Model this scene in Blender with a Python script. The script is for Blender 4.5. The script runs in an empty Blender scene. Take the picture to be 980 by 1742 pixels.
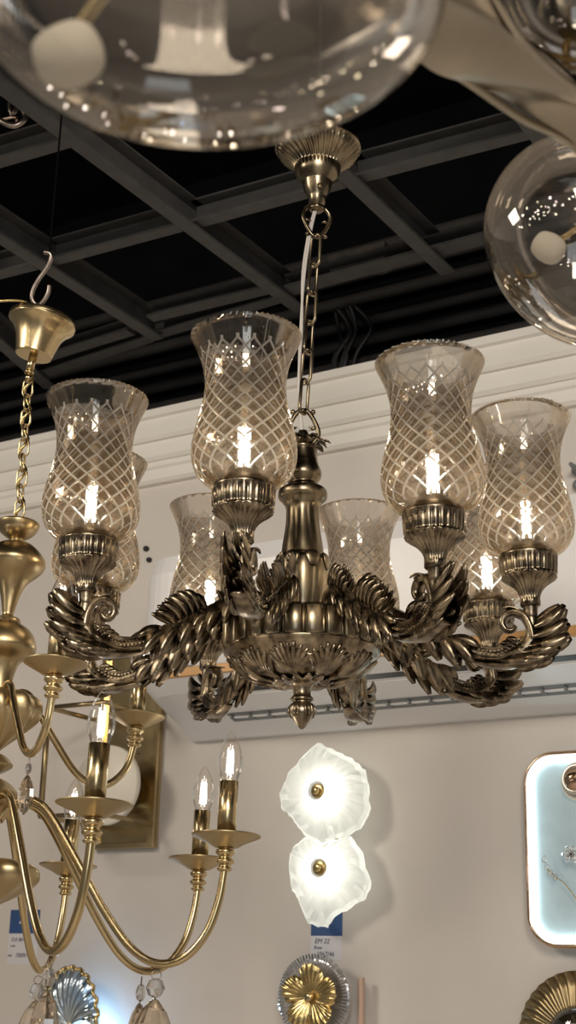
import bpy, math, random
from mathutils import Vector, Matrix
random.seed(7)
PI = math.pi
SC = bpy.context.scene
COL = SC.collection
# ------------------------------------------------------------------ camera
W, H, FP = 980, 1742, 2400.0
YAW, PIT, ROL = math.radians(31.1), math.radians(18.65), math.radians(1.5)
CAM = Vector((0, 0, 1.6))
FH = Vector((-math.sin(YAW), math.cos(YAW), 0)); RH = Vector((math.cos(YAW), math.sin(YAW), 0)); UP = Vector((0, 0, 1))
FW = FH*math.cos(PIT) + UP*math.sin(PIT); U0 = -FH*math.sin(PIT) + UP*math.cos(PIT)
RR = RH*math.cos(ROL) + U0*math.sin(ROL); UU = -RH*math.sin(ROL) + U0*math.cos(ROL)
cd = bpy.data.cameras.new('camera'); cam = bpy.data.objects.new('camera', cd); COL.objects.link(cam)
m = Matrix((RR, UU, -FW)).transposed().to_4x4(); m.translation = CAM; cam.matrix_world = m
cd.sensor_fit = 'VERTICAL'; cd.sensor_height = 36; cd.sensor_width = 24; cd.lens = FP/H*36
cd.clip_start = 0.02; cd.clip_end = 60
cd.dof.use_dof = True; cd.dof.focus_distance = 1.9; cd.dof.aperture_fstop = 10.5
SC.camera = cam
def ray(x, y): return FW + RR*((x-W/2)/FP) - UU*((y-H/2)/FP)
def at(x, y, d): return CAM + ray(x, y)*d
def atY(x, y, Y):
    r = ray(x, y); return CAM + r*((Y-CAM.y)/r.y)
def atZ(x, y, Z):
    r = ray(x, y); return CAM + r*((Z-CAM.z)/r.z)
def pix(P):
    v = Vector(P)-CAM; d = v.dot(FW)
    return (W/2+FP*v.dot(RR)/d, H/2-FP*v.dot(UU)/d, d)

# ------------------------------------------------------------------ materials
def newmat(name):
    mt = bpy.data.materials.new(name); mt.use_nodes = True
    nt = mt.node_tree; nt.nodes.clear()
    out = nt.nodes.new('ShaderNodeOutputMaterial')
    return mt, nt, out
def noise(nt, scale, detail=4, vec=None, stretch=None):
    tc = nt.nodes.new('ShaderNodeTexCoord'); mp = nt.nodes.new('ShaderNodeMapping')
    if stretch: mp.inputs['Scale'].default_value = stretch
    nt.links.new(tc.outputs['Object'], mp.inputs['Vector'])
    n = nt.nodes.new('ShaderNodeTexNoise'); n.inputs['Scale'].default_value = scale; n.inputs['Detail'].default_value = detail
    nt.links.new(mp.outputs['Vector'], n.inputs['Vector']); return n
def ramp(nt, src, stops):
    r = nt.nodes.new('ShaderNodeValToRGB'); e = r.color_ramp.elements
    while len(e) < len(stops): e.new(0.5)
    for k, (p, c) in enumerate(stops):
        e[k].position = p; e[k].color = (*c, 1) if len(c) == 3 else c
    nt.links.new(src, r.inputs['Fac']); return r
def pbr(name, col, rough=.5, metal=0, col2=None, scale=20, stretch=None, bump=0, bscale=80, coat=0, rough2=None, sheen=0, lo=.35, hi=.65):
    mt, nt, out = newmat(name)
    b = nt.nodes.new('ShaderNodeBsdfPrincipled'); nt.links.new(b.outputs[0], out.inputs[0])
    b.inputs['Base Color'].default_value = (*col, 1); b.inputs['Roughness'].default_value = rough; b.inputs['Metallic'].default_value = metal
    b.inputs['Coat Weight'].default_value = coat
    if col2:
        n = noise(nt, scale, 5, stretch=stretch); r = ramp(nt, n.outputs['Fac'], [(lo, col), (hi, col2)])
        nt.links.new(r.outputs['Color'], b.inputs['Base Color'])
        if rough2 is not None:
            r2 = ramp(nt, n.outputs['Fac'], [(lo, (rough,)*3), (hi, (rough2,)*3)]); nt.links.new(r2.outputs['Color'], b.inputs['Roughness'])
    if bump:
        n2 = noise(nt, bscale, 6); bp = nt.nodes.new('ShaderNodeBump'); bp.inputs['Strength'].default_value = bump; bp.inputs['Distance'].default_value = .002
        nt.links.new(n2.outputs['Fac'], bp.inputs['Height']); nt.links.new(bp.outputs[0], b.inputs['Normal'])
    return mt
def emit(name, col, s):
    mt, nt, out = newmat(name); e = nt.nodes.new('ShaderNodeEmission')
    e.inputs[0].default_value = (*col, 1); e.inputs[1].default_value = s; nt.links.new(e.outputs[0], out.inputs[0]); return mt
def glass(name, tint, clear=.5, gloss=.1, glosscol=(1, 1, 1), ior=1.45, facing=.3, rough=0.0, frost=0):
    """glass: partly straight-through, partly refracting, with a lustre reflection"""
    mt, nt, out = newmat(name); N = nt.nodes; L = nt.links
    tr = N.new('ShaderNodeBsdfTransparent'); tr.inputs[0].default_value = (*tint, 1)
    if clear < 1:
        rf = N.new('ShaderNodeBsdfRefraction'); rf.inputs[0].default_value = (*tint, 1); rf.inputs['IOR'].default_value = ior; rf.inputs['Roughness'].default_value = rough
        mx = N.new('ShaderNodeMixShader'); mx.inputs[0].default_value = clear
        L.new(rf.outputs[0], mx.inputs[1]); L.new(tr.outputs[0], mx.inputs[2]); base = mx
    else: base = tr
    if frost:
        fd = N.new('ShaderNodeBsdfTranslucent'); fd.inputs[0].default_value = (.95, .90, .82, 1); dd = N.new('ShaderNodeBsdfDiffuse'); dd.inputs[0].default_value = (.95, .90, .82, 1)
        ma = N.new('ShaderNodeMixShader'); L.new(fd.outputs[0], ma.inputs[1]); L.new(dd.outputs[0], ma.inputs[2])
        mb_ = N.new('ShaderNodeMixShader'); mb_.inputs[0].default_value = frost; L.new(base.outputs[0], mb_.inputs[1]); L.new(ma.outputs[0], mb_.inputs[2]); base = mb_
    gl = N.new('ShaderNodeBsdfGlossy'); gl.inputs[0].default_value = (*glosscol, 1); gl.inputs['Roughness'].default_value = max(rough, .01)
    lw = N.new('ShaderNodeLayerWeight'); lw.inputs['Blend'].default_value = facing
    mp = N.new('ShaderNodeMapRange'); mp.inputs['To Min'].default_value = gloss; mp.inputs['To Max'].default_value = .75
    L.new(lw.outputs['Fresnel'], mp.inputs['Value'])
    m2 = N.new('ShaderNodeMixShader'); L.new(mp.outputs[0], m2.inputs[0]); L.new(base.outputs[0], m2.inputs[1]); L.new(gl.outputs[0], m2.inputs[2])
    L.new(m2.outputs[0], out.inputs[0]); return mt
M = {}
M['antique'] = pbr('antique_bronze', (.10, .076, .053), .21, 1, (.45, .365, .25), 60, (1, 1, .5), bump=.12, bscale=260, rough2=.34)
M['antique_plain'] = pbr('antique_brass_brushed', (.115, .09, .06), .2, 1, (.37, .30, .195), 42, (1, 1, .10), rough2=.34)
M['brass'] = pbr('polished_brass', (.56, .43, .23), .17, 1, (.62, .485, .27), 8, (1, 1, .2), rough2=.28)
M['brass_dark'] = pbr('brushed_brass', (.36, .275, .15), .3, 1, (.52, .41, .23), 10, (1, 1, .15), rough2=.38)
M['gold'] = pbr('gold_leaf_metal', (.55, .40, .17), .25, 1, (.75, .58, .28), 40, bump=.3, bscale=120)
M['rose'] = pbr('rose_gold_chrome', (.62, .42, .30), .1, 1, (.75, .55, .40), 30)
M['champagne'] = pbr('champagne_metal', (.34, .30, .24), .33, 1, (.50, .44, .34), 9)
M['steel'] = pbr('steel_hook', (.25, .20, .17), .35, 1, (.4, .34, .3), 60)
M['socket'] = pbr('dark_brass_socket', (.13, .10, .06), .45, 1, (.22, .17, .10), 30)
M['wall'] = pbr('off_white_wall_paint', (.66, .61, .555), .45, 0, (.70, .645, .59), 5, bump=.05, bscale=40)
M['cornice'] = pbr('white_plaster', (.80, .765, .70), .5, 0, (.83, .79, .73), 8)
M['black'] = pbr('black_ceiling_paint', (.0025, .0025, .003), .9, 0, (.004, .004, .0045), 6)
M['beam'] = pbr('dark_grey_steel_paint', (.055, .053, .051), .65, 0, (.072, .069, .066), 25, bump=.1)
M['pipe'] = pbr('dark_conduit', (.03, .028, .027), .55, 0, (.04, .038, .036), 20)
M['duct'] = pbr('dusty_flexible_conduit', (.10, .09, .08), .5, .3, (.16, .14, .12), 40)
M['floor'] = pbr('showroom_floor_tile', (.62, .57, .52), .3, 0, (.68, .63, .58), 3)
for q in ('black', 'pipe'):
    for nd in M[q].node_tree.nodes:
        if nd.type == 'BSDF_PRINCIPLED': nd.inputs['Specular IOR Level'].default_value = .05 if q == 'black' else .25
M['cable'] = pbr('white_cable', (.58, .54, .49), .4)
M['black_cable'] = pbr('black_cable', (.012, .012, .013), .5)
M['acwhite'] = pbr('white_plastic', (.84, .83, .82), .3)
M['acgrey'] = pbr('grey_plastic', (.20, .21, .21), .45)
M['acdark'] = pbr('black_plastic', (.015, .015, .016), .35)
M['actan'] = pbr('tan_trim', (.50, .27, .10), .35, .25, (.58, .33, .13), 4)
M['text'] = pbr('dark_print', (.02, .025, .05), .5)
M['ink'] = pbr('ink', (.08, .08, .14), .6)
M['tagblue'] = pbr('blue_card', (.035, .085, .23), .45)
M['tagwhite'] = pbr('white_card', (.70, .68, .70), .5)
M['cream'] = pbr('cream_acrylic', (.86, .80, .68), .4)
M['wood'] = pbr('pinkish_wood', (.50, .33, .24), .45, 0, (.60, .42, .31), 12, (1, 1, .1))
M['filament'] = emit('led_filament', (1, .87, .68), 170)
M['filament_cool'] = emit('led_filament_candle', (1, .92, .86), 45)
M['led'] = emit('led_strip', (.80, .97, 1.0), 5)
M['shade'] = glass('smoked_cut_glass', (.965, .94, .905), .62, .06, (1, .92, .80), 1.3, .35)
M['shade_pane'] = glass('refraction_dark_pane', (.87, .82, .765), .55, .06, (1, .92, .80), 1.4, .35)  # tint darkened to stand in for dark ceiling refracted by the lattice
M['shade_cut'] = glass('cut_glass_groove', (.99, .97, .93), .60, .14, (1, .95, .87), 1.3, .5, frost=.42)
M['bulbglass'] = glass('clear_bulb_glass', (1, .985, .96), 1, .03, (1, 1, 1), 1.45, .2)
M['globe'] = glass('smoky_lustre_glass', (.80, .78, .76), 1, .09, (1, .97, .92), 1.45, .35)
M['crystal'] = glass('champagne_crystal', (.97, .91, .83), .2, .1, (1, .96, .9), 1.5, .4)
M['clear'] = glass('clear_crystal', (.98, .97, .96), .3, .1, (1, 1, 1), 1.45, .4)
M['plateglass'] = glass('clear_ribbed_glass', (.90, .91, .92), .7, .1, (1, 1, 1), 1.3, .4)
M['shell'] = glass('iridescent_shell_glass', (.86, .93, .98), .35, .18, (.85, .95, 1), 1.35, .45)
def frosted(name, col, tr=.6, em=0):
    mt, nt, out = newmat(name); N = nt.nodes; L = nt.links
    d = N.new('ShaderNodeBsdfDiffuse'); t = N.new('ShaderNodeBsdfTranslucent')
    n = noise(nt, 22, 6); r = ramp(nt, n.outputs['Fac'], [(.3, tuple(c*.86 for c in col)), (.7, col)])
    L.new(r.outputs[0], d.inputs[0]); L.new(r.outputs[0], t.inputs[0])
    mx = N.new('ShaderNodeMixShader'); mx.inputs[0].default_value = tr; L.new(d.outputs[0], mx.inputs[1]); L.new(t.outputs[0], mx.inputs[2])
    if em:
        e = N.new('ShaderNodeEmission'); e.inputs[1].default_value = em; e.inputs[0].default_value = (*col, 1)
        a = N.new('ShaderNodeAddShader'); L.new(mx.outputs[0], a.inputs[0]); L.new(e.outputs[0], a.inputs[1]); mx = a
    L.new(mx.outputs[0], out.inputs[0]); return mt
M['alabaster'] = frosted('alabaster', (.93, .94, .90), .62, .12)
M['panel'] = frosted('pale_cyan_acrylic', (.66, .77, .80), .4, .10)
M['frost'] = frosted('frosted_capsule', (.80, .74, .62), .5, .08)

# ------------------------------------------------------------------ mesh helpers
class MB:
    def __init__(s): s.v = []; s.f = []; s.sm = []; s.mi = []
    def add(s, vs, fs, smooth=True, M4=None, mi=0):
        o = len(s.v)
        s.v += [tuple(M4 @ Vector(p)) if M4 else tuple(p) for p in vs]
        s.f += [tuple(i+o for i in f) for f in fs]; s.sm += [smooth]*len(fs); s.mi += [mi]*len(fs); return s
    def obj(s, name, mat, parent=None, loc=None, rotz=None, mw=None, keep=None):
        me = bpy.data.meshes.new(name); me.from_pydata(s.v, [], s.f)
        me.polygons.foreach_set('use_smooth', s.sm); me.polygons.foreach_set('material_index', s.mi)
        for mm in (mat if isinstance(mat, (list, tuple)) else [mat]): me.materials.append(M[mm])
        me.update()
        o = bpy.data.objects.new(name, me); COL.objects.link(o)
        if parent: o.parent = parent
        if loc is not None: o.location = loc
        if rotz is not None: o.rotation_euler = (0, 0, rotz)
        return o
def box(mb, c, size, M4=None, bev=0):
    x, y, z = [q/2 for q in size]; cx, cy, cz = c
    if not bev:
        vs = [(cx+a*x, cy+b*y, cz+d*z) for a in (-1, 1) for b in (-1, 1) for d in (-1, 1)]
        mb.add(vs, [(0, 1, 3, 2), (4, 6, 7, 5), (0, 4, 5, 1), (2, 3, 7, 6), (0, 2, 6, 4), (1, 5, 7, 3)], False, M4)
    else:
        vs = []; b_ = min(bev, x, y, z)
        for sz, ins in ((-1, b_), (-1, 0), (1, 0), (1, b_)):
            zz = cz + sz*(z if ins else z-b_)
            vs += [(cx-x+ins, cy-y+ins, zz), (cx+x-ins, cy-y+ins, zz), (cx+x-ins, cy+y-ins, zz), (cx-x+ins, cy+y-ins, zz)]
        fs = [(3, 2, 1, 0), (12, 13, 14, 15)]
        for k in range(3):
            for i in range(4): fs.append((k*4+i, k*4+(i+1) % 4, k*4+4+(i+1) % 4, k*4+4+i))
        mb.add(vs, fs, False, M4)
def lathe(mb, prof, n=32, fl=None, M4=None, smooth=True, cap0=True, cap1=True, close=False):
    """prof: (r, z); fl(theta, r, z, i) -> radius"""
    vs = []; fs = []
    for i, (r, z) in enumerate(prof):
        for k in range(n):
            t = 2*PI*k/n; rr = fl(t, r, z, i) if fl else r
            vs.append((rr*math.cos(t), rr*math.sin(t), z))
    m_ = len(prof)
    for i in range(m_-1 if not close else m_):
        j = (i+1) % m_
        for k in range(n):
            fs.append((i*n+k, i*n+(k+1) % n, j*n+(k+1) % n, j*n+k))
    if not close:
        if cap0: fs.append(tuple(range(n-1, -1, -1)))
        if cap1: fs.append(tuple((m_-1)*n+k for k in range(n)))
    mb.add(vs, fs, smooth, M4)
def smoothprof(p, n=4):
    """Catmull-Rom through profile points"""
    out = []
    for i in range(len(p)-1):
        p0 = p[max(i-1, 0)]; p1 = p[i]; p2 = p[i+1]; p3 = p[min(i+2, len(p)-1)]
        for k in range(n):
            t = k/n; o = []
            for a, b, c, d in zip(p0, p1, p2, p3):
                o.append(.5*(2*b+(c-a)*t+(2*a-5*b+4*c-d)*t*t+(3*b-a-3*c+d)*t**3))
            out.append(tuple(o))
    out.append(tuple(p[-1])); return out
def tube(mb, pts, rad, n=8, hint=(0, 0, 1), asp=1.0, ridge=0, caps=True, closed=False, M4=None, nr=None, rot=0):
    """sweep; rad number or list; asp: size along hint relative to across; ridge: alternate radius factor"""
    P = [Vector(p) for p in pts]; m_ = len(P); vs = []; fs = []
    h0 = Vector(hint)
    for i in range(m_):
        if closed: t = P[(i+1) % m_]-P[i-1]
        else: t = P[min(i+1, m_-1)]-P[max(i-1, 0)]
        t = t.normalized() if t.length > 1e-9 else Vector((0, 0, 1))
        h = h0 - t*h0.dot(t)
        if h.length < 1e-4: h = t.orthogonal()
        h.normalize(); b = t.cross(h)
        if not closed and h0.length: h0 = h
        r = rad[i] if isinstance(rad, (list, tuple)) else rad
        for k in range(n):
            a = 2*PI*k/n+rot; q = r*(1-ridge if k % 2 else 1)
            vs.append(P[i]+b*(math.cos(a)*q)+h*(math.sin(a)*q*asp))
    for i in range(m_ if closed else m_-1):
        j = (i+1) % m_
        for k in range(n): fs.append((i*n+k, i*n+(k+1) % n, j*n+(k+1) % n, j*n+k))
    if caps and not closed:
        fs.append(tuple(range(n-1, -1, -1))); fs.append(tuple((m_-1)*n+k for k in range(n)))
    mb.add(vs, fs, True, M4)
def bez(a, b, c, n=7):
    a, b, c = Vector(a), Vector(b), Vector(c)
    return [a*((1-t)**2)+b*(2*t*(1-t))+c*(t*t) for t in [k/(n-1) for k in range(n)]]
FR2 = [.30, .48, .70, .90, 1, 1.02, .95, .74, .34]
FR = [.35, .62, .88, 1, 1, .82, .42]
def finger(mb, a, b, c, w, hint, asp=.5, ridge=.40, n=14):
    tube(mb, bez(a, b, c, 9), [w*q for q in FR2], n, hint, asp*.78, ridge)
def sphere(mb, c, r, n=12, sc=(1, 1, 1), M4=None):
    T = Matrix.Translation(c) @ Matrix.Diagonal((*sc, 1))
    if M4: T = M4 @ T
    prof = [(max(r*math.sin(PI*i/(n//2+2)), 1e-5), -r*math.cos(PI*i/(n//2+2))) for i in range(n//2+3)]
    lathe(mb, prof, n, M4=T)
def empty(name, label, cat, group=None, loc=(0, 0, 0), mat=None):
    o = bpy.data.objects.new(name, None); COL.objects.link(o); o.empty_display_size = .05
    if mat is not None: o.matrix_world = mat
    else: o.location = loc
    o['label'] = label; o['category'] = cat
    if group: o['group'] = group
    return o
def tag(o, label, cat, group=None):
    o['label'] = label; o['category'] = cat
    if group: o['group'] = group
    return o
def struct(o): o['kind'] = 'structure'; return o
def text_mesh(s, size, name, mat, parent, mw, shear=0):
    cu = bpy.data.curves.new(name, 'FONT'); cu.body = s; cu.size = size; cu.extrude = .0004; cu.shear = shear; cu.align_x = 'LEFT'
    o = bpy.data.objects.new(name, cu); COL.objects.link(o); bpy.context.view_layer.update()
    me = bpy.data.meshes.new_from_object(o); bpy.data.objects.remove(o)
    me.materials.clear(); me.materials.append(M[mat])
    o = bpy.data.objects.new(name, me); COL.objects.link(o)
    if parent: o.parent = parent
    o.matrix_local = mw; return o
RX90 = Matrix.Rotation(PI/2, 4, 'X')           # XY plane -> XZ plane facing -Y
def trs(loc, rot=None): return Matrix.Translation(loc) @ (rot if rot is not None else Matrix())

# ------------------------------------------------------------------ room shell
YW = 2.5
mb = MB(); box(mb, (0, YW+.06, 1.43), (8, .12, 2.86)); struct(mb.obj('wall_back', 'wall'))
mb = MB(); box(mb, (0, YW+.20, 3.25), (8, .12, .80)); struct(mb.obj('wall_back_upper', 'black'))
mb = MB(); box(mb, (0, .25, 3.64), (8, 5.1, .08)); struct(mb.obj('ceiling', 'black'))
mb = MB(); box(mb, (0, .25, -.04), (8, 5.1, .08)); struct(mb.obj('floor', 'floor'))
def band(name, z0, z1, d, prof=None):
    mb = MB(); pr = prof or [(0, z0), (-d, z0), (-d, z1), (0, z1)]
    vs = [(x, YW+p[0], p[1]) for x in (-4, 4) for p in pr]; n = len(pr)
    fs = [(i, (i+1) % n, n+(i+1) % n, n+i) for i in range(n)] + [tuple(range(n)), tuple(range(2*n-1, n-1, -1))]
    mb.add(vs, fs, False); struct(mb.obj(name, 'cornice'))
band('trim_1', 0, 0, 0, [(0, 2.795), (-.055, 2.795), (-.062, 2.803), (-.062, 2.845), (-.072, 2.848), (-.072, 2.866), (0, 2.866)])
band('trim_2', 0, 0, 0, [(0, 2.752), (-.036, 2.752), (-.044, 2.760), (-.046, 2.795), (0, 2.795)])
band('trim_3', 0, 0, 0, [(0, 2.705), (-.014, 2.705), (-.022, 2.712), (-.024, 2.735), (-.030, 2.740), (-.030, 2.752), (0, 2.752)])

# ------------------------------------------------------------------ ceiling steel
def channel(name, p, q, w, h, label, group, t=.006, parent=None, lip=True):
    """cold-formed C channel, bottom flange at p..q level"""
    p = Vector(p); q = Vector(q); d = (q-p).normalized(); s = d.cross(UP).normalized(); mb = MB()
    pr = [(0, 0), (w, 0), (w, t), (t, t), (t, h-t), (w, h-t), (w, h), (0, h)]
    if lip: pr = [(0, 0), (w, 0), (w, .006), (.004, .006), (.004, h-.004), (w, h-.004), (w, h), (0, h)]
    n = len(pr); vs = [a+s*u+UP*v for a in (p, q) for u, v in pr]
    fs = [(i, (i+1) % n, n+(i+1) % n, n+i) for i in range(n)]+[tuple(range(n-1, -1, -1)), tuple(range(n, 2*n))]
    mb.add([v-p for v in vs], fs, False)
    o = mb.obj(name, 'beam', loc=p); tag(o, label, 'beam', group); struct(o); return o
ZB = 2.98
def bm(name, a, b, w, label, ext=0, h=.062):
    p, q = atZ(*a, ZB), atZ(*b, ZB); d = (q-p).normalized()
    return channel(name, p-d*ext, q, w, h, label, 'steel channels of the ceiling grid')
bm('beam', (121, 251.6), (501, 532.5), .030, 'long grey steel channel running under the black ceiling left of the central chain', 1.2)
bm('beam', (0, 416.6), (260, 581), .030, 'grey steel channel behind the S-shaped hook at the left', 1.2)
bm('beam', (573, 302.4), (750.5, 469.3), .030, 'grey steel channel starting behind the fluted ceiling cup of the bronze chandelier', .02)
bm('beam', (864, 190), (950, 300), .030, 'grey steel channel seen past the round glass globe at the right', .8)
bm('beam', (0, 596), (75, 662), .030, 'short grey steel channel under the tilted brass bell cup', .6)
ZC = ZB+.012
def cross(a, b, label, w=.027, h=.05, z=None):
    p, q = atZ(*a, z or ZC), atZ(*b, z or ZC)
    channel('beam', p, q, w, h, label, 'cross rails of the ceiling grid')
cross((-60, 304), (125, 250), 'short grey cross rail in the top left corner of the ceiling')
cross((-60, 491), (65, 459), 'grey cross rail ending behind the hook of the brass chandelier')
cross((95, 452), (312, 394), 'grey cross rail between the two long left-hand channels')
cross((335, 389), (590, 320), 'grey cross rail passing behind the central chain and ceiling cup')
cross((610, 313), (908, 236), 'grey cross rail right of the bronze ceiling cup')
cross((60, 648), (262, 582), 'lower grey rail right of the brass bell cup', .03)
cross((60, 622), (230, 570), 'upper grey rail right of the brass bell cup', .03, .03)
cross((280, 574), (492, 512), 'lower grey rail above the front left shade', .03)
cross((262, 548), (470, 498), 'upper grey rail above the front left shade', .03, .03)
cross((500, 502), (880, 402), 'long grey rail carrying the dusty flexible conduit', .04, .03)
# corrugated conduit lying along that rail
pts = [atZ(x, y, ZB+.05) for x, y in ((490, 482), (540, 470), (590, 460), (622, 448), (640, 455), (655, 452), (672, 436), (690, 432), (720, 426), (800, 408), (900, 384))]
sp = smoothprof([tuple(p) for p in pts], 14)
mb = MB(); tube(mb, sp, [.014*(1+.14*(i % 2)) for i in range(len(sp))], 10)
tag(mb.obj('flexible_conduit', 'duct'), 'dusty corrugated conduit kinked along the ceiling rail right of the chain', 'conduit')
mb = MB(); p = atZ(612, 440, ZB+.055); box(mb, (0, 0, 0), (.13, .03, .05), bev=.008)
tag(mb.obj('junction_box', 'duct', loc=p), 'dusty brown junction box beside the corrugated conduit', 'box')
# conduits along the black upper wall
for k, (dz, y0) in enumerate(((.055, 2.61), (.10, 2.615), (.15, 2.61), (.20, 2.615), (.26, 2.61), (.32, 2.61), (.385, 2.61))):
    mb = MB(); tube(mb, [(-4, 0, 0), (4, 0, 0)], .012 if k % 2 else .015, 10)
    o = mb.obj('conduit_pipe', 'pipe', loc=(0, y0, 2.866+dz))
    tag(o, 'long dark conduit running level on the black wall above the cornice', 'pipe', 'conduits above the cornice')
mb = MB()
for k in range(7):
    x0 = atY(598, 600, 2.58).x + random.uniform(-.03, .03)
    tube(mb, smoothprof([(x0+random.uniform(-.02, .02), 2.585-.004*k, 3.09), (x0+random.uniform(-.03, .03), 2.58, 3.03), (x0+random.uniform(-.03, .03), 2.57, 2.96), (x0+random.uniform(-.04, .04), 2.575, 2.87)], 5), .005, 6)
tag(mb.obj('cable_bundle', 'black_cable'), 'tangled black cables hanging over the conduits behind the chain', 'cables')

# ------------------------------------------------------------------ the bronze chandelier
T1, T2 = math.radians(1.0), math.radians(-1.0)
AX = at(514, 1108, 1.92)
Xa = RH*math.cos(T1)+UP*math.sin(T1); Za = -RH*math.sin(T1)+UP*math.cos(T1); Ya = FH
Ya, Za = Ya*math.cos(T2)+Za*math.sin(T2), Za*math.cos(T2)-Ya*math.sin(T2)
MC = Matrix((Xa, Ya, Za)).transposed().to_4x4(); MC.translation = AX
CH = empty('chandelier', 'antique bronze eight-arm chandelier with diamond-cut smoked glass shades hanging in the middle', 'chandelier', mat=MC)
MCI = MC.inverted()
# drum
mb = MB()
def drumfl(t, r, z, i):
    if r < .1: return r
    u = (t*24/(2*PI)) % 1.0; e_ = min(u, 1-u)
    return r-.0075*max(0, 1-e_/.11)+.0026*math.sin(PI*u)
lathe(mb, [(.03, .0415), (.098, .0415), (.104, .040), (.1065, .036), (.1065, .002), (.1045, -.001), (.103, -.003), (.03, -.003)], 24*16, drumfl)
drum = mb.obj('drum', 'antique_plain', CH)
mb = MB()
dome = smoothprof([(.106, .001), (.1075, -.003), (.1055, -.006), (.103, -.0085), (.095, -.0185), (.080, -.0275), (.060, -.0355), (.040, -.040), (.022, -.0425)], 4)
lathe(mb, dome, 64)
def domez(r):
    return -.0075-.035*(1-(r/.104)**2)**.72 if r < .104 else -.0075
for k in range(10):
    a0 = k*2*PI/10+.1
    for j in range(-4, 5):
        def dp(r, a, h=.003): return Vector((r*math.cos(a), r*math.sin(a), domez(r)-h))
        sp_ = j/4*.30; Lr = .104-.016*abs(j/4)**1.5 if j else .101
        r0 = .034+.004*abs(j)
        P = [dp(r0+(Lr-r0)*t, a0+sp_*(t**.8)*(1 if t < .8 else 1+.25*(t-.8)/.2), .0015+.0035*math.sin(PI*min(1, t+.12))) for t in [q/7 for q in range(8)]]
        tube(mb, P, [.0054*q for q in (.35, .55, .72, .9, 1, 1, .85, .4)], 10, (0, 0, -1), .95, .22)
for k in range(14):
    a = k*2*PI/14; P = [Vector((r*math.cos(a), r*math.sin(a), z)) for r, z in ((.020, -.041), (.030, -.0445), (.038, -.044), (.044, -.040))]
    tube(mb, P, [.006, .0075, .0065, .003], 8, (0, 0, -1), .4, .15)
mb.obj('acanthus_dome', 'antique', CH)
mb = MB()
lathe(mb, smoothprof([(.024, -.036), (.0245, -.043), (.0175, -.046), (.0135, -.050), (.0118, -.056), (.0125, -.062), (.0155, -.065), (.0155, -.068), (.0120, -.070), (.0145, -.075), (.0165, -.082), (.0150, -.089), (.0095, -.098), (.0035, -.105), (.0008, -.107)], 3), 28)
for k in range(5):
    a = k*2*PI/5+.3
    for s in (-1, 0, 1):
        P = [Vector((r*math.cos(a+s*da), r*math.sin(a+s*da), z)) for r, z, da in ((.0135, -.072, .08), (.0168, -.078, .30), (.0178, -.084, .32), (.0150, -.091, .22))]
        tube(mb, P, [.0022, .003, .003, .0012], 6, (math.cos(a), math.sin(a), 0), .6)
mb.obj('finial', 'antique', CH)
# column
mb = MB()
cp = smoothprof([(.028, .0415), (.0275, .055), (.0325, .078), (.0352, .098), (.0358, .112), (.0350, .123), (.0332, .131), (.0305, .135), (.0296, .140), (.0268, .158), (.0242, .175), (.0229, .192), (.0236, .207), (.0290, .216), (.0338, .221), (.0350, .226), (.0335, .233), (.0250, .238), (.0205, .242), (.0222, .247), (.0260, .253), (.0267, .259), (.0255, .265), (.0232, .270), (.0222, .275), (.0210, .280), (.0203, .290), (.0203, .296)], 3)
def colfl(t, r, z, i):
    if .05 < z < .130: return r*(1+.055*abs(math.cos(4*t))**.6-.03)
    if .140 < z < .212:
        q = min(1, (z-.140)/.012, (.212-z)/.012); return r*(1+q*(.05*abs(math.cos(4*t+(z-.14)*9))-.03))
    return r
lathe(mb, cp, 96, colfl)
for k in range(8):   # overlapping leaf tips on the shoulder of the bulb
    a = k*PI/4+PI/8
    finger(mb, (.030*math.cos(a), .030*math.sin(a), .136), (.0385*math.cos(a), .0385*math.sin(a), .137), (.0362*math.cos(a), .0362*math.sin(a), .112), .0105, (math.cos(a), math.sin(a), 0), .28, .08)
mb.obj('column', 'antique_plain', CH)
# crown of leaves and loop
mb = MB()
lathe(mb, [(.0205, .294), (.018, .302), (.012, .308), (.008, .314), (.0085, .320), (.006, .325)], 24)
for k in range(7):
    a = k*2*PI/7-.15
    for s in (-.22, 0, .22):
        ca, sa = math.cos(a+s), math.sin(a+s); R2 = .040-.006*abs(s)/.22
        finger(mb, (.014*math.cos(a), .014*math.sin(a), .299), (.026*ca, .026*sa, .317), (R2*ca, R2*sa, .300+.004*(s == 0)), .0052, (0, 0, 1), .45)
mb.obj('crown_leaf', 'antique', CH)
def pearloop(mb, zt, h, w, r, flip=1, M4=None):
    """pear-shaped hanging loop with small curled spurs; zt = broad end"""
    for s in (-1, 1):
        P = smoothprof([(s*w*.30, 0, zt), (s*w*.48, 0, zt-flip*h*.18), (s*w*.5, 0, zt-flip*h*.4), (s*w*.36, 0, zt-flip*h*.7), (s*w*.22, 0, zt-flip*h*.9), (s*w*.10, 0, zt-flip*h)], 4)
        tube(mb, P, r, 8, (0, 1, 0), M4=M4)
        sphere(mb, (s*w*.33, 0, zt-flip*h*.95), r*1.15, 8, M4=M4)
        tube(mb, [(s*w*.45, 0, zt-flip*h*.5), (s*w*.3, 0, zt-flip*h*.45), (s*w*.2, 0, zt-flip*h*.5)], [r*.9, r*.8, r*.3], 6, (0, 1, 0), M4=M4)
    tube(mb, [(-w*.12, 0, zt-flip*h), (w*.12, 0, zt-flip*h)], r*1.1, 8, (0, 1, 0), M4=M4)
mb = MB(); pearloop(mb, .305, .052, .044, .0034, -1)
mb.obj('hanging_loop', 'antique_plain', CH)
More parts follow.
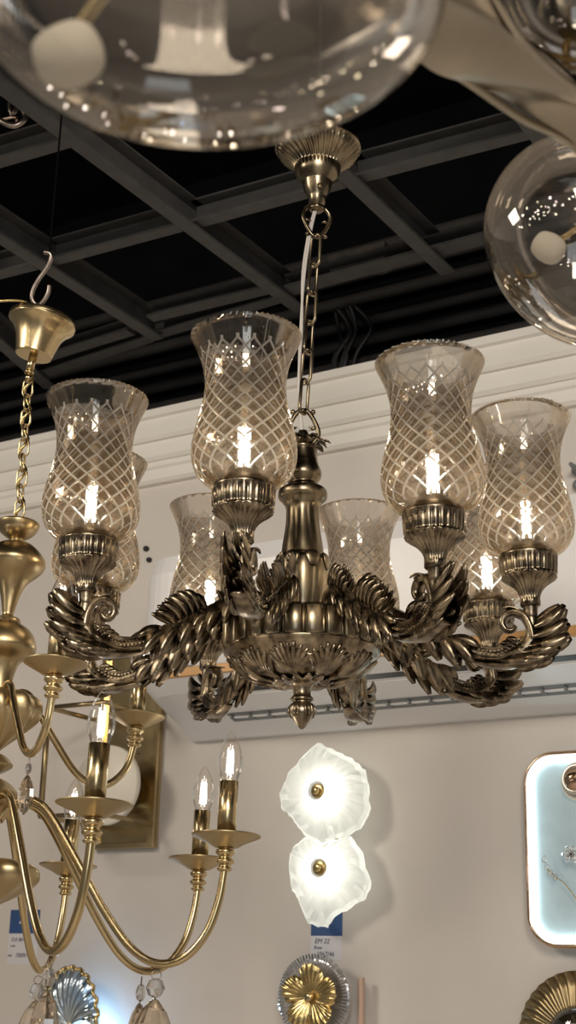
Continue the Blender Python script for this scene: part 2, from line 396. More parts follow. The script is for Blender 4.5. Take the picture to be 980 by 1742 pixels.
# canopy, in world vertical frame above the loop
def on_axis(P, y):
    lo, hi = 0.0, 4.0
    for _ in range(50):
        mdl = (lo+hi)/2
        if pix((P.x, P.y, mdl))[1] > y: lo = mdl
        else: hi = mdl
    return mdl
LT = MC @ Vector((0, 0, .355))                      # top of the column loop
dep = (LT-CAM).dot(FH)
_r = ray(540, 300); CP = CAM+_r*(dep/_r.dot(FH))      # canopy axis
zc = lambda y: on_axis(CP, y)
zr_, zb_, zn_ = zc(258), zc(300), zc(327)
MK = Matrix.Translation((CP.x, CP.y, 0)); KL = MCI @ MK
mb = MB()
def canfl(t, r, z, i): return r*(1+.045*math.cos(36*t+4*(z-zr_)/.03)) if 1 <= i <= 7 else r
zt_ = zr_+.010
cprof = [(.0640, zr_+.004), (.0615, zr_-.002), (.056, zr_-.009), (.050, zr_-.013), (.045, zr_-.017), (.040, zr_-.021), (.037, zr_-.025), (.0345, zr_-.028), (.0352, zr_-.030), (.0340, zr_-.038), (.0305, zr_-.048), (.0235, zr_-.054), (.0225, zr_-.057), (.0205, zr_-.068), (.0150, zr_-.078), (.0125, zr_-.083), (.0125, zr_-.092), (.0085, zr_-.094), (.0085, zr_-.105)]
lathe(mb, [(.008, zr_+.012), (.05, zr_+.012), (.0655, zr_+.010), (.0665, zr_+.004)]+cprof[::1], 216, lambda t, r, z, i: canfl(t, r, z, i-4))
can = mb.obj('canopy', 'antique_plain', CH); can.matrix_local = KL
mb = MB(); d_ = (CAM-CP); d_.z = 0; d_.normalize(); s_ = Vector((-d_.y, d_.x, 0))
q0 = d_*.0175+s_*(.004)+UP*(zr_-.072)
mb2 = Matrix((s_, UP, d_)).transposed().to_4x4(); mb2.translation = q0
lathe(mb, [(.0045, -.003), (.0045, .003), (.0035, .0042), (.0005, .0045)], 14, M4=mb2); box(mb, (0, 0, .0042), (.0008, .008, .0012), M4=mb2 @ Matrix.Rotation(.5, 4, 'Z'))
mb.obj('screw', 'socket', can)
zl = zr_-.098
mb = MB(); FZ = Matrix.Rotation(YAW+.25, 4, 'Z'); pearloop(mb, zl, .050, .042, .0034, 1, FZ)
lathe(mb, [(.010, zl-.006), (.012, zl-.003), (.012, zl), (.008, zl+.003)], 16)
lp = mb.obj('hanging_loop', 'antique_plain', CH); lp.matrix_local = KL
mb = MB(); lathe(mb, [(.010, zr_+.010), (.010, zr_+.020), (.006, zr_+.022), (.006, zr_+.026)], 16)
tube(mb, [(.016*math.cos(a), 0, zr_+.040+.016*math.sin(a)) for a in [2*PI*q/20 for q in range(20)]], .0032, 8, (0, 1, 0), closed=True, M4=FZ)
o = mb.obj('top_loop', 'antique_plain', CH); o.matrix_local = KL
# chain
def link(mb, c, d, L, w, r, rot):
    """oval link centred c along unit d"""
    d = Vector(d).normalized(); a = d.orthogonal().normalized(); a = a*math.cos(rot)+d.cross(a)*math.sin(rot)
    P = []
    h = L/2-w/2
    for q in range(20):
        t = 2*PI*q/20; x = math.cos(t)*w/2; y = math.sin(t)*w/2+(h if math.sin(t) >= 0 else -h)
        P.append(Vector(c)+a*x+d*y)
    tube(mb, P, r, 8, d.cross(a), closed=True)
BL = Vector((CP.x, CP.y, zl-.050)); TL = LT
def chain(A, B, n, L, w, r, parent, mi, rot0=.4, mat='antique_plain'):
    d = (B-A); ln = d.length; pitch = (ln)/(n); mb = MB()
    for k in range(n):
        link(mb, A+d*((k+.5)/n), d, pitch+2.6*r, w, r, rot0+(PI/2)*(k % 2)+random.uniform(-.1, .1))
    o = mb.obj('chain', mat, parent); o.matrix_local = mi; return o
chain(BL, TL, 6, .05, .018, .0024, CH, MCI, .9)
mb = MB()
c0 = Vector((CP.x, CP.y, zl)); c1 = MC @ Vector((0, 0, .320)); off = -RH
for s in (0, 1):
    P = [c0+off*(.002*s), c0.lerp(c1, .10)+off*(.006+.003*s), c0.lerp(c1, .3)+off*(.012+.003*s), c0.lerp(c1, .55)+off*(.013-.002*s), c0.lerp(c1, .8)+off*(.010+.001*s), c1+off*.002*s]
    tube(mb, smoothprof([tuple(p) for p in P], 6), .0020, 8)
o = mb.obj('cable', 'cable', CH); o.matrix_local = MCI
# hook above
HK = empty('ceiling_hook', 'bronze hook holding the fluted ceiling cup of the bronze chandelier below the black ceiling', 'hook', loc=(CP.x, CP.y, zr_+.04))
mb = MB(); tube(mb, smoothprof([(.012, 0, .012), (.020, 0, -.002), (.012, 0, -.016), (0, 0, -.004+.012), (0, 0, .05), (0, 0, .12), (0, 0, 3.6-zr_-.04)], 5), .003, 8, (0, 1, 0), M4=Matrix.Rotation(YAW, 4, 'Z'))
mb.obj('hook_rod', 'steel', HK)

# ---- arm
def AT(x, z, y=0):
    k = max(0, min(1, (x-.12)/.15)); k = k*k*(3-2*k)
    return Vector((x*(1+.04*k), y, z-.064*x))
mbA = MB()
core = [(.060, .040, .009), (.061, .056, .0095), (.070, .070, .010), (.085, .074, .011), (.102, .066, .012), (.122, .051, .0125), (.150, .036, .0125), (.180, .020, .0115), (.208, .004, .0105), (.235, -.006, .0098), (.262, -.010, .0098), (.285, -.003, .0105), (.299, .013, .0105), (.301, .030, .0095), (.300, .044, .0090)]
cs = smoothprof(core, 4)
tube(mbA, [AT(x, z) for x, z, r in cs], [r for x, z, r in cs], 16, (0, 1, 0), 1.0, .10)
lathe(mbA, [(.0075, .018), (.0088, .028), (.0095, .036), (.0105, .0405), (.0115, .043), (.0118, .050)], 20, M4=Matrix.Translation((.312, 0, 0)))
# smooth under-lip
ul = smoothprof([(.226, -.016, .007), (.245, -.0205, .0115), (.270, -.0215, .0145), (.292, -.0165, .0145), (.308, -.0115, .0125), (.318, -.0105, .009)], 4)
tube(mbA, [AT(x, z) for x, z, r in ul], [r for x, z, r in ul], 14, (0, 0, 1), .28)
# bead rows
for s in (-1, 1):
    for k in range(13):
        t = k/12; x = .226+.056*t; z = -.002-.010*math.sin(PI*min(1, t*.9))*.9+(.012*t*t)
        for off in (.0045, -.001):
            p = AT(x, z+off, s*(.0080+(.0015 if off < 0 else 0)))
            mbA.add(*(lambda q: ([tuple(p+Vector((a*.0016, b*.0016, c*.0014))) for a in (-1, 1) for b in (-1, 1) for c in (-1, 1)], [(0, 1, 3, 2), (4, 6, 7, 5), (0, 4, 5, 1), (2, 3, 7, 6), (0, 2, 6, 4), (1, 5, 7, 3)]))(0), False)
    # raised rails beside the beads
    for dz in (.0085, -.0055):
        P = [AT(.224+.066*t, (-.002-.009*math.sin(PI*min(1, t*.9))+.012*t*t)+dz, s*(.0085 if dz > 0 else .0095)) for t in [q/10 for q in range(11)]]
        tube(mbA, P, .0016, 6)
# mid leaf (hangs along the arm) : upper tuft and lower side lobes
mbB = MB(); mbC = MB(); mbD = MB()
for s in (-1, 1):
    H_ = (0, s, 0)
    # inner crest, standing up from the scroll
    for (rx, rz), (tx, tz), w in zip(((.078, .070), (.084, .070), (.090, .068), (.097, .066), (.104, .061), (.110, .056)), ((.092, .101), (.099, .107), (.107, .103), (.114, .096), (.120, .087), (.127, .077)), (.0052, .0062, .0062, .0062, .0058, .0052)):
        finger(mbB, AT(rx, rz, s*.003), AT(rx+(tx-rx)*.25, rz+(tz-rz)*.7, s*.011), AT(tx, tz, s*.006), w, H_, .6)
    for (rx, rz), (tx, tz), w in zip(((.090, .072), (.106, .064), (.124, .052), (.138, .045)), ((.103, .042), (.124, .029), (.148, .016), (.168, .016)), (.0095, .0105, .0105, .0085)):
        finger(mbB, AT(rx, rz, s*.004), AT(rx+(tx-rx)*.55, rz+(tz-rz)*.12, s*.017), AT(tx, tz, s*.013), w, H_, .55)
    # second leaf
    for (rx, rz), (tx, tz), w in zip(((.146, .042), (.154, .039), (.162, .036), (.170, .032), (.178, .028), (.186, .024)), ((.166, .066), (.177, .070), (.187, .067), (.197, .060), (.206, .050), (.213, .039)), (.0054, .0064, .0066, .0064, .006, .0054)):
        finger(mbC, AT(rx, rz, s*.004), AT(rx+(tx-rx)*.25, rz+(tz-rz)*.75, s*.013), AT(tx, tz, s*.007), w, H_, .6)
    for (rx, rz), (tx, tz), w in zip(((.142, .038), (.158, .032), (.174, .024), (.186, .018), (.196, .016)), ((.160, .004), (.184, -.010), (.208, -.021), (.229, -.019), (.236, .002)), (.0105, .0112, .0110, .0098, .0076)):
        finger(mbC, AT(rx, rz, s*.005), AT(rx+(tx-rx)*.6, rz+(tz-rz)*.15, s*.018), AT(tx, tz, s*.0125), w, H_, .55)
    # outer fan
    roots = [(.252, -.011), (.266, -.008), (.277, -.003), (.285, .005), (.291, .016), (.295, .028)]
    tips = [(.307, -.0125), (.325, -.007), (.333, .007), (.347, .018), (.345, .038), (.343, .057)]
    for (rx, rz), (tx, tz) in zip(roots, tips):
        mx, mz = rx+(tx-rx)*.45, rz+(tz-rz)*.45
        mx += .007; mz -= .013
        finger(mbD, AT(rx, rz, s*.003), AT(mx, mz, s*.020), AT(tx, tz, s*.010), .0090, H_, .45)
    # short leaf lying along the inside of the bend
    for (rx, rz), (tx, tz) in zip(((.288, .006), (.282, 0), (.276, -.004)), ((.268, .012), (.262, .007), (.257, .003))):
        finger(mbD, AT(rx, rz, s*.004), AT((rx+tx)/2, (rz+tz)/2+.006, s*.010), AT(tx, tz, s*.006), .0040, H_, .6)
for (rx, rz), (tx, tz) in zip(((.290, .004), (.296, .018), (.299, .034)), ((.334, .000), (.348, .033), (.336, .060))):
    finger(mbD, AT(rx, rz), AT(rx+(tx-rx)*.5, rz+(tz-rz)*.4, 0), AT(tx, tz), .0062, (0, 1, 0), .8)
# volute
mbV = MB()
vol = smoothprof([(.302, .012, .007), (.299, .030, .0072), (.292, .044, .007), (.280, .050, .0066), (.269, .046, .006), (.264, .036, .0056), (.268, .027, .005), (.276, .026, .0044), (.280, .032, .003)], 4)
tube(mbV, [AT(x, z) for x, z, r in vol], [r for x, z, r in vol], 12, (0, 1, 0), 1.7, .12)
for k in range(5):
    y = (k-2)*.0045
    finger(mbV, AT(.296, .040, y*.6), AT(.283, .062, y), AT(.264, .052, y*1.3), .0032, (0, 0, 1), .6)
# cup holder
mbH = MB()
def cupfl(t, r, z, i):
    if 3 <= i <= 9: return r*(1+.10*abs(math.cos(12*t))**.7-.03)
    if 12 <= i <= 15: return r*(1+.06*abs(math.cos(13*t))**.5-.045)
    return r
cupp = [(.010, .046), (.0118, .048), (.0118, .054), (.0108, .056), (.0112, .060), (.0135, .066), (.0175, .0715), (.0230, .0765), (.0280, .0800), (.0305, .0825), (.0318, .0835), (.0318, .0850), (.0310, .0856), (.0325, .0880), (.0332, .0980), (.0334, .1060), (.0340, .1066), (.0344, .1085), (.0340, .1105), (.0320, .1112), (.010, .1112)]
lathe(mbH, cupp, 156, cupfl)
mbS = MB()
lathe(mbS, [(.0265, .1100), (.0265, .1150), (.0250, .1165), (.0225, .1200), (.0195, .1210), (.0190, .1260), (.0165, .1270), (.0160, .1330), (.0140, .1345), (.005, .1345)], 36)
# bulb
mbG = MB()
lathe(mbG, smoothprof([(.0128, .1335), (.0135, .139), (.0170, .150), (.0210, .162), (.0222, .173), (.0210, .184), (.0165, .194), (.0090, .2005), (.0012, .2025)], 4), 32, cap0=False)
mbF = MB()
for k in range(4):
    a = k*PI/2+.5; tube(mbF, [(.0050*math.cos(a), .0050*math.sin(a), .143), (.0042*math.cos(a), .0042*math.sin(a), .176)], .0013, 6)
mbP = MB(); lathe(mbP, [(.0055, .1335), (.004, .138), (.0018, .1405), (.0012, .150), (.0012, .170), (.0004, .1715)], 10)
# cut glass shade
def shade_mesh():
    mb = MB(); n = 18; K = 10; NT = n*K; per = .0188; zmax = .1860
    pz = smoothprof([(.0290, 0), (.0370, .0025), (.0475, .0095), (.0550, .0190), (.0592, .0310), (.0603, .0430), (.0590, .0570), (.0555, .0740), (.0512, .0910), (.0480, .1080), (.0470, .1220), (.0482, .1380), (.0520, .1550), (.0575, .1690), (.0625, .1800), (.0642, .1840), (.0648, .1860)], 10)
    def R(z):
        for a, b in zip(pz, pz[1:]):
            if a[1] <= z <= b[1]+1e-9: return a[0]+(b[0]-a[0])*((z-a[1])/max(b[1]-a[1], 1e-9))
        return pz[-1][0]
    zs = [(0.0, None), (.0015, None), (.004, None), (.007, None)]
    J = int(8*K)
    z0 = .0100
    for j in range(J+1): zs.append((z0+j*per/K, j))
    zt = zs[-1][0]
    for q in (.15, .4, .65, .85, 1): zs.append((zt+(zmax-zt)*q, None))
    vs = []; fs = []
    rows = len(zs)
    for iz, (z, j) in enumerate(zs):
        r = R(z)
        for k in range(NT):
            d = 0
            if j is not None:
                a = (k+j) % K; b = (k-j) % K
                if min(a, K-a) == 0 or min(b, K-b) == 0: d = .0021
            zz = z
            if iz == rows-1: zz += .0009*math.cos(PI*k/1.5)
            t = 2*PI*k/NT; vs.append(((r-d)*math.cos(t), (r-d)*math.sin(t), zz))
    def q4(i, k): return i*NT+(k % NT)
    for i in range(rows-1):
        j = zs[i][1]
        for k in range(NT):
            a, b, c, d = q4(i, k), q4(i, k+1), q4(i+1, k+1), q4(i+1, k)
            if j is None or zs[i+1][1] is None: fs.append((a, b, c, d)); continue
            # choose the diagonal that follows the nearest cut
            du = min((2*q-1) for q in [1])
            s1 = (k+j) % K; s2 = (k-j) % K
            # '/' diagonal a-c keeps k-j constant ; '\' diagonal b-d keeps k+j+1 constant
            e1 = min(s2, K-s2); e2 = min((s1+1) % K, K-(s1+1) % K)
            if e1 <= e2: fs += [(a, b, c), (a, c, d)]
            else: fs += [(a, b, d), (b, c, d)]
    mb.add(vs, fs, False)
    rad = [R(zs[q//NT][0])-math.hypot(vs[q][0], vs[q][1]) for q in range(len(vs))]
    for q, f in enumerate(fs):
        if max(rad[x] for x in f) > .001: mb.mi[q] = 1
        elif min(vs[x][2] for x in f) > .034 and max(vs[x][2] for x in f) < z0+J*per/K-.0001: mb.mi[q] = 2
    # smooth plain areas
    mb2 = MB()
    inner = [(max(R(z)-(.0034 if z > .004 else .0028), .02), z+.0012) for z in [zmax*q/28 for q in range(28)]]+[(R(zmax)-.0030, zmax)]
    vs2 = []; NI = 72
    for r, z in inner:
        for k in range(NI): t = 2*PI*k/NI; vs2.append((r*math.cos(t), r*math.sin(t), z))
    fs2 = [(i*NI+k, (i+1)*NI+k, (i+1)*NI+(k+1) % NI, i*NI+(k+1) % NI) for i in range(len(inner)-1) for k in range(NI)]
    mb.add(vs2, fs2, True)
    # rim ring joining outer and inner
    o1 = (rows-1)*NT; o2 = rows*NT+(len(inner)-1)*NI
    mb.f += [(o1+2*k, o1+2*k+1, o1+(2*k+2) % NT, o2+(k+1) % NI, o2+k) for k in range(NI)]; mb.sm += [False]*NI; mb.mi += [0]*NI
    for q in range(len(mb.f)):
        pass
    return mb
mbSh = shade_mesh()
TH0 = -18.0
adj = {2: (4.0, .015), 1: (2.5, -.004), 4: (1.5, 0)}
protos = None
for k in range(8):
    dth, dz = adj.get(k, (0, 0)); th = math.radians(TH0-45*k+dth)
    if protos is None:
        arm = mbA.obj('arm', 'antique', CH); subs = [mbB.obj('acanthus_leaf', 'antique', arm), mbC.obj('acanthus_leaf', 'antique', arm), mbD.obj('acanthus_leaf', 'antique', arm), mbV.obj('volute', 'antique', arm)]
        cup = mbH.obj('lamp_cup', 'antique', CH, loc=(0, 0, 0)); sk = mbS.obj('socket_collar', 'socket', cup)
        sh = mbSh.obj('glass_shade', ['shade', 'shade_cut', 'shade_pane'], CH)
        bu = mbG.obj('bulb', 'bulbglass', CH); fi = mbF.obj('filament', 'filament', bu); st = mbP.obj('filament_stem', 'clear', bu)
        protos = [(arm, subs), (cup, [sk]), (sh, []), (bu, [fi, st])]; cur = protos
    else:
        cur = []
        for o, ss in protos:
            c = o.copy(); COL.objects.link(c); c.parent = CH; l = []
            for q in ss:
                w_ = q.copy(); COL.objects.link(w_); w_.parent = c; l.append(w_)
            cur.append((c, l))
    e = Vector((math.cos(th), math.sin(th), 0))
    tl = 0
    for idx, (o, ss) in enumerate(cur):
        if idx == 0: o.location = (0, 0, dz*.6); o.rotation_euler = (0, -dz/.312*.6, th)
        else:
            o.rotation_euler = (0, 0, th+random.uniform(0, .6)); o.location = e*.312+Vector((0, 0, dz+(-.003, -.003-.1095*.08, .1070, -.001)[idx])); o.scale = ((1, 1, 1), (1.14, 1.14, 1.08), (1.06, 1.06, 1.075), (1, 1, 1))[idx]

# ------------------------------------------------------------------ brass candle chandelier (left)
Q1 = at(-6, 1215, 2.0); Q2 = at(63, 615, 2.20)
zax = (Q2-Q1).normalized(); yax = (FH-zax*FH.dot(zax)).normalized(); xax = yax.cross(zax)
MB2 = Matrix((xax, yax, zax)).transposed().to_4x4()
def brow(y):
    lo, hi = -2.0, 2.0
    for _ in range(50):
        md = (lo+hi)/2
        if pix(Q1+zax*md)[1] > y: lo = md
        else: hi = md
    return md
zS = brow(1425)                  # lower saucer plane
MB2.translation = Q1+zax*zS
BR = empty('brass_chandelier', 'polished brass two-tier candle chandelier with crystal drops at the left edge', 'chandelier', mat=MB2)
BI = MB2.inverted()
z_ = lambda y: brow(y)-zS
mb = MB()
bp = smoothprof([(.004, z_(884)), (.020, z_(887)), (.0305, z_(890)), (.0315, z_(895)), (.0270, z_(905)), (.0170, z_(914)), (.0110, z_(918)), (.0110, z_(923)), (.0250, z_(928)), (.038, z_(940)), (.0455, z_(952)), (.0465, z_(962)), (.0390, z_(974)), (.0240, z_(990)), (.0150, z_(1010)), (.0098, z_(1035)), (.0085, z_(1048)), (.0180, z_(1053)), (.0200, z_(1058)), (.022, z_(1062)), (.0350, z_(1072)), (.0440, z_(1088)), (.0460, z_(1103)), (.0400, z_(1112)), (.0250, z_(1126)), (.0180, z_(1150)), (.0160, z_(1178))], 4)
lathe(mb, bp, 48)
mb.obj('column', 'brass_dark', BR)
def urn(y0, y1, rm, name):
    mb = MB(); f = lambda q: z_(y0+(y1-y0)*q)
    pr = smoothprof([(.010, f(0)), (rm*.70, f(.02)), (rm*.92, f(.10)), (rm, f(.25)), (rm*.94, f(.42)), (rm*.68, f(.62)), (rm*.38, f(.80)), (rm*.17, f(.94)), (rm*.12, f(1))], 5)
    lathe(mb, pr, 96, lambda t, r, z, i: r*(1+.075*math.cos(9*t+(z-f(0))*42)))
    return mb.obj(name, 'brass_dark', BR)
urn(1178, 1282, .060, 'twisted_urn'); urn(1462, 1556, .078, 'twisted_urn')
mb = MB()
lathe(mb, smoothprof([(.007, z_(1280)), (.0200, z_(1286)), (.030, z_(1298)), (.0305, z_(1303)), (.0200, z_(1312)), (.0100, z_(1318)), (.012, z_(1322)), (.0300, z_(1332)), (.0440, z_(1352)), (.0430, z_(1366)), (.0300, z_(1376)), (.022, z_(1400)), (.018, z_(1462))], 4), 48)
mb.obj('hub', 'brass_dark', BR)
mb = MB(); lathe(mb, smoothprof([(.009, z_(1556)), (.016, z_(1562)), (.017, z_(1570)), (.010, z_(1578)), (.014, z_(1588)), (.009, z_(1604)), (.001, z_(1614))], 3), 24); mb.obj('finial', 'brass', BR)
def candle_arm(prof, rt, rs, ht, rc, first):
    """arm tube; drip pan, candle tube and bulb at radius rc"""
    out = []
    mb = MB(); P = smoothprof([(x, 0, z) for x, z in prof], 6); tube(mb, P, rt, 12, (0, 1, 0))
    a = mb.obj('arm', 'brass', BR)
    mb = MB(); lathe(mb, smoothprof([(.0075, -.040), (.0105, -.037), (.0075, -.033), (.0120, -.029), (.0125, -.026), (.0080, -.022), (.0125, -.017), (.0125, -.013), (.008, -.011), (.011, -.0085)], 3), 24, M4=Matrix.Translation((rc, 0, 0)))
    mb.obj('knop', 'brass', a)
    mb = MB(); lathe(mb, smoothprof([(.009, -.0105), (.016, -.009), (.026, -.0035), (rs*.92, .0035), (rs, .0055), (rs*1.0, .0075), (rs*.93, .0065), (.026, .0005), (.013, -.003), (.008, -.003)], 3), 48)
    d = mb.obj('drip_pan', 'brass_dark', BR)
    mb = MB(); lathe(mb, [(.008, -.004), (rs*.28, -.003), (rs*.28, ht), (rs*.255, ht+.0005), (rs*.24, ht-.001), (.003, ht-.001)], 32)
    c = mb.obj('candle_tube', 'brass', d)
    br = rs*.37; bh = rs*1.5; mb = MB()
    lathe(mb, smoothprof([(br*.60, 0), (br*.72, bh*.08), (br*.96, bh*.26), (br, bh*.40), (br*.90, bh*.58), (br*.62, bh*.78), (br*.30, bh*.92), (br*.06, bh)], 4), 24, cap0=False)
    b = mb.obj('bulb', 'bulbglass', BR)
    mb = MB()
    for k in range(4):
        q = k*PI/2+.3; tube(mb, [(br*.26*math.cos(q), br*.26*math.sin(q), bh*.18), (br*.22*math.cos(q), br*.22*math.sin(q), bh*.62)], br*.062, 6)
    f = mb.obj('filament', 'filament_cool', b)
    mb = MB(); lathe(mb, [(br*.35, 0), (br*.2, bh*.08), (br*.07, bh*.14), (br*.06, bh*.6), (.0003, bh*.62)], 10); s = mb.obj('filament_stem', 'clear', b)
    return a, d, b
def drop_meshes():
    mk = []
    mb = MB(); lathe(mb, [(.0005, -.0085), (.006, -.006), (.0085, 0), (.006, .006), (.0005, .0085)], 8, smooth=False, M4=Matrix.Scale(.6, 4, (0, 1, 0))); mk.append(mb)
    mb = MB(); pr = [(.0006, -.058), (.008, -.052), (.0145, -.043), (.0175, -.033), (.0165, -.022), (.011, -.010), (.004, -.002), (.0006, 0)]
    lathe(mb, pr, 10, smooth=False, M4=Matrix.Scale(.62, 4, (0, 1, 0))); mk.append(mb)
    mb = MB()
    for zc_, r in ((.0, .0042),): tube(mb, [(r*math.cos(a), 0, zc_+r*math.sin(a)-.004) for a in [2*PI*q/14 for q in range(14)]], .0005, 5, (0, 1, 0), closed=True)
    mk.append(mb); return mk
DM = drop_meshes(); dproto = None
def drop(P, rot, sc=1.0):
    """crystal drop: ring, octagon bead and faceted almond, hung at local P"""
    global dproto
    if dproto is None:
        o = DM[1].obj('crystal_drop', 'crystal', BR); b = DM[0].obj('bead', 'clear', o); w = DM[2].obj('wire_ring', 'steel', o)
        b.location = (0, 0, .0085); w.location = (0, 0, .0230); dproto = (o, b, w)
    else:
        o = dproto[0].copy(); COL.objects.link(o)
        for q in dproto[1:]:
            c = q.copy(); COL.objects.link(c); c.parent = o
    o.parent = BR; o.location = Vector(P)+Vector((0, 0, -.0245*sc)); o.rotation_euler = (0, 0, rot); o.scale = (sc,)*3
def ring_of_arms(n, th0, prof, rt, rs, ht, rc, zp, dropx, dropz, dsc):
    pr = None
    for k in range(n):
        th = math.radians(th0+360/n*k); e = Vector((math.cos(th), math.sin(th), 0))
        if pr is None:
            a, d, b = candle_arm(prof, rt, rs, ht, rc, True); pr = (a, d, b); cur_ = pr
        else:
            cur_ = []
            for o in pr:
                c = o.copy(); COL.objects.link(c); c.parent = BR; cur_.append(c)
                for q in o.children:
                    w = q.copy(); COL.objects.link(w); w.parent = c
        a, d, b = cur_
        a.location = (0, 0, zp); a.rotation_euler = (0, 0, th)
        d.location = e*rc+Vector((0, 0, zp)); d.rotation_euler = (0, 0, th)
        b.location = e*rc+Vector((0, 0, zp+ht-.001)); b.rotation_euler = (0, 0, th+.4*k)
        if dropx: drop(e*dropx+Vector((0, 0, zp+dropz)), th+.5*k, dsc)
LOW = [(.022, .030), (.035, .052), (.055, .062), (.076, .058), (.098, .035), (.140, -.035), (.185, -.112), (.225, -.166), (.262, -.188), (.298, -.178), (.326, -.140), (.340, -.090), (.345, -.045), (.345, -.030)]
LOW = [(x, z*.84) for x, z in LOW]
ring_of_arms(8, -57, LOW, .0056, .046, .078, .345, 0.0, .262, -.164, 1.5)
UPR = [(.016, -.010), (.026, .012), (.036, .018), (.048, .012), (.060, -.010), (.090, -.060), (.125, -.112), (.155, -.132), (.182, -.126), (.205, -.095), (.214, -.055), (.216, -.030)]
zU = brow(1188)-zS; UPR = [(x, z*.78) for x, z in UPR]
ring_of_arms(4, -60, UPR, .0052, .042, .072, .216, zU, .155, -.108, .9)
# chain, canopy, cable
c_top = at(63, 618, 2.18); c_bot = Q1+zax*brow(884)
mb = MB()
CX = at(66, 570, 2.19); tilt = Matrix.Rotation(math.radians(9), 4, FH)      # bell cup hangs askew
bx = (tilt @ UP).normalized(); by = (FH-bx*FH.dot(bx)).normalized(); bxx = by.cross(bx)
MBL = Matrix((bxx, by, bx)).transposed().to_4x4(); MBL.translation = CX
lathe(mb, smoothprof([(.006, -.036), (.026, -.036), (.0285, -.033), (.0315, -.020), (.0365, -.002), (.0430, .010), (.0500, .017), (.0525, .021), (.0520, .027), (.0480, .029), (.020, .030), (.006, .030)], 4), 72, lambda t, r, z, i: r*(1+.022*abs(math.cos(5*t))*min(1, max(0, (z+.03)/.03))) if z < .02 else r)
o = mb.obj('canopy', 'brass', BR); o.matrix_local = BI @ MBL
mb = MB(); P0 = MBL @ Vector((0, 0, -.036)); P1 = MBL @ Vector((0, 0, -.062))
tube(mb, [P0, P1], .0065, 12); tube(mb, [P1, P1-UP*.004], .0075, 12); tube(mb, [P1-UP*.004, P1-UP*.018], .0055, 12)
o = mb.obj('chain_nipple', 'brass', BR); o.matrix_local = BI
chain(P1-UP*.016, c_bot+UP*.004, 9, .03, .016, .0017, BR, BI, .5, 'brass')
mb = MB(); A = P1; B = c_bot; P = []
for k in range(25):
    t = k/24; P.append(A.lerp(B, t)+RH*(.006*math.sin(k*1.25))+FH*(.006*math.cos(k*1.25)))
tube(mb, P, .0023, 6); o = mb.obj('cable', 'gold', BR); o.matrix_local = BI
mb = MB(); top = MBL @ Vector((0, 0, .030))
tube(mb, smoothprof([tuple(top+UP*-.004), tuple(at(52, 520, 2.17)), tuple(at(30, 511, 2.16)), tuple(at(-40, 512, 2.14)), tuple(at(-160, 500, 2.1))], 6), .0022, 8)
o = mb.obj('feed_cable', 'gold', BR); o.matrix_local = BI
# S hook
mb = MB()
hp = [at(x, y, d) for x, y, d in ((84, 485, 2.20), (82, 498, 2.20), (74, 512, 2.2), (65, 519, 2.2), (56, 512, 2.2), (55, 498, 2.2), (64, 478, 2.2), (80, 455, 2.2), (87, 440, 2.2), (84, 431, 2.2), (75, 429, 2.2))]
b0 = hp[3].copy(); tube(mb, [p-b0 for p in smoothprof([tuple(p) for p in hp], 6)] if False else [Vector(p)-b0 for p in smoothprof([tuple(p) for p in hp], 6)], .0036, 10, FH)
tag(mb.obj('s_hook', 'steel', loc=b0), 'rusty steel S-hook holding up the tilted brass bell cup', 'hook')
mb = MB(); p = hp[-2]; q = Vector((p.x, p.y, 3.60)); tube(mb, [Vector((0, 0, -.006)), q-p], .0016, 8)
tag(mb.obj('hanging_rod', 'black', loc=p), 'thin black rod from the ceiling above the rusty S-hook', 'rod')
# hook and red wire in the top left corner
p = atZ(14, 195, 3.0)
mb = MB(); tube(mb, smoothprof([(.0, 0, .60), (0, 0, .05), (.018, 0, .02), (.03, 0, -.005), (.012, 0, -.022), (-.012, 0, -.012), (-.02, 0, .004)], 5), .005, 8, (0, 1, 0), M4=Matrix.Rotation(YAW, 4, 'Z'))
o = tag(mb.obj('ceiling_hook', 'steel', loc=p), 'dark twisted ceiling hook with a wire in the top left corner', 'hook')
mb = MB(); tube(mb, smoothprof([(-.05, 0, .02), (-.02, .0, -.008), (.01, 0, -.004), (.016, 0, -.012)], 5), .003, 6, M4=Matrix.Rotation(YAW, 4, 'Z')); mb.obj('wire', 'rose', o)

# ------------------------------------------------------------------ air conditioner
AC = empty('air_conditioner', 'white wall air conditioner with a tan stripe behind the bronze chandelier', 'air conditioner', loc=(-1.145, YW, 2.1))
def plan(hw, d, rc, n=8, back=.0):
    """rounded plan outline, wall at y=0, front at -d"""
    P = [(-hw, back)]
    for k in range(n+1):
        a = PI+ (PI/2)*k/n; P.append((-hw+rc+rc*math.cos(a), -d+rc+rc*math.sin(a)))
    for k in range(n+1):
        a = 1.5*PI+(PI/2)*k/n; P.append((hw-rc+rc*math.cos(a), -d+rc+rc*math.sin(a)))
    P.append((hw, back)); return P
def loft(mb, rings, smooth=False):
    n = len(rings[0][0]); vs = []; fs = []
    for P, z in rings: vs += [(x, y, z) for x, y in P]
    for i in range(len(rings)-1):
        for k in range(n): fs.append((i*n+k, i*n+(k+1) % n, (i+1)*n+(k+1) % n, (i+1)*n+k))
    fs.append(tuple(range(n-1, -1, -1))); fs.append(tuple((len(rings)-1)*n+k for k in range(n)))
    mb.add(vs, fs, smooth)
hw = .595
mb = MB()
loft(mb, [(plan(hw-.02, .215, .07), .0955), (plan(hw, .245, .10), .098), (plan(hw, .247, .10), .30), (plan(hw-.005, .235, .095), .338), (plan(hw-.02, .20, .08), .345)])
mb.obj('front_panel', 'acwhite', AC)
mb = MB(); loft(mb, [(plan(hw, .246, .10), .078), (plan(hw+.002, .250, .102), .080), (plan(hw+.002, .250, .102), .0965), (plan(hw, .246, .10), .0985)])
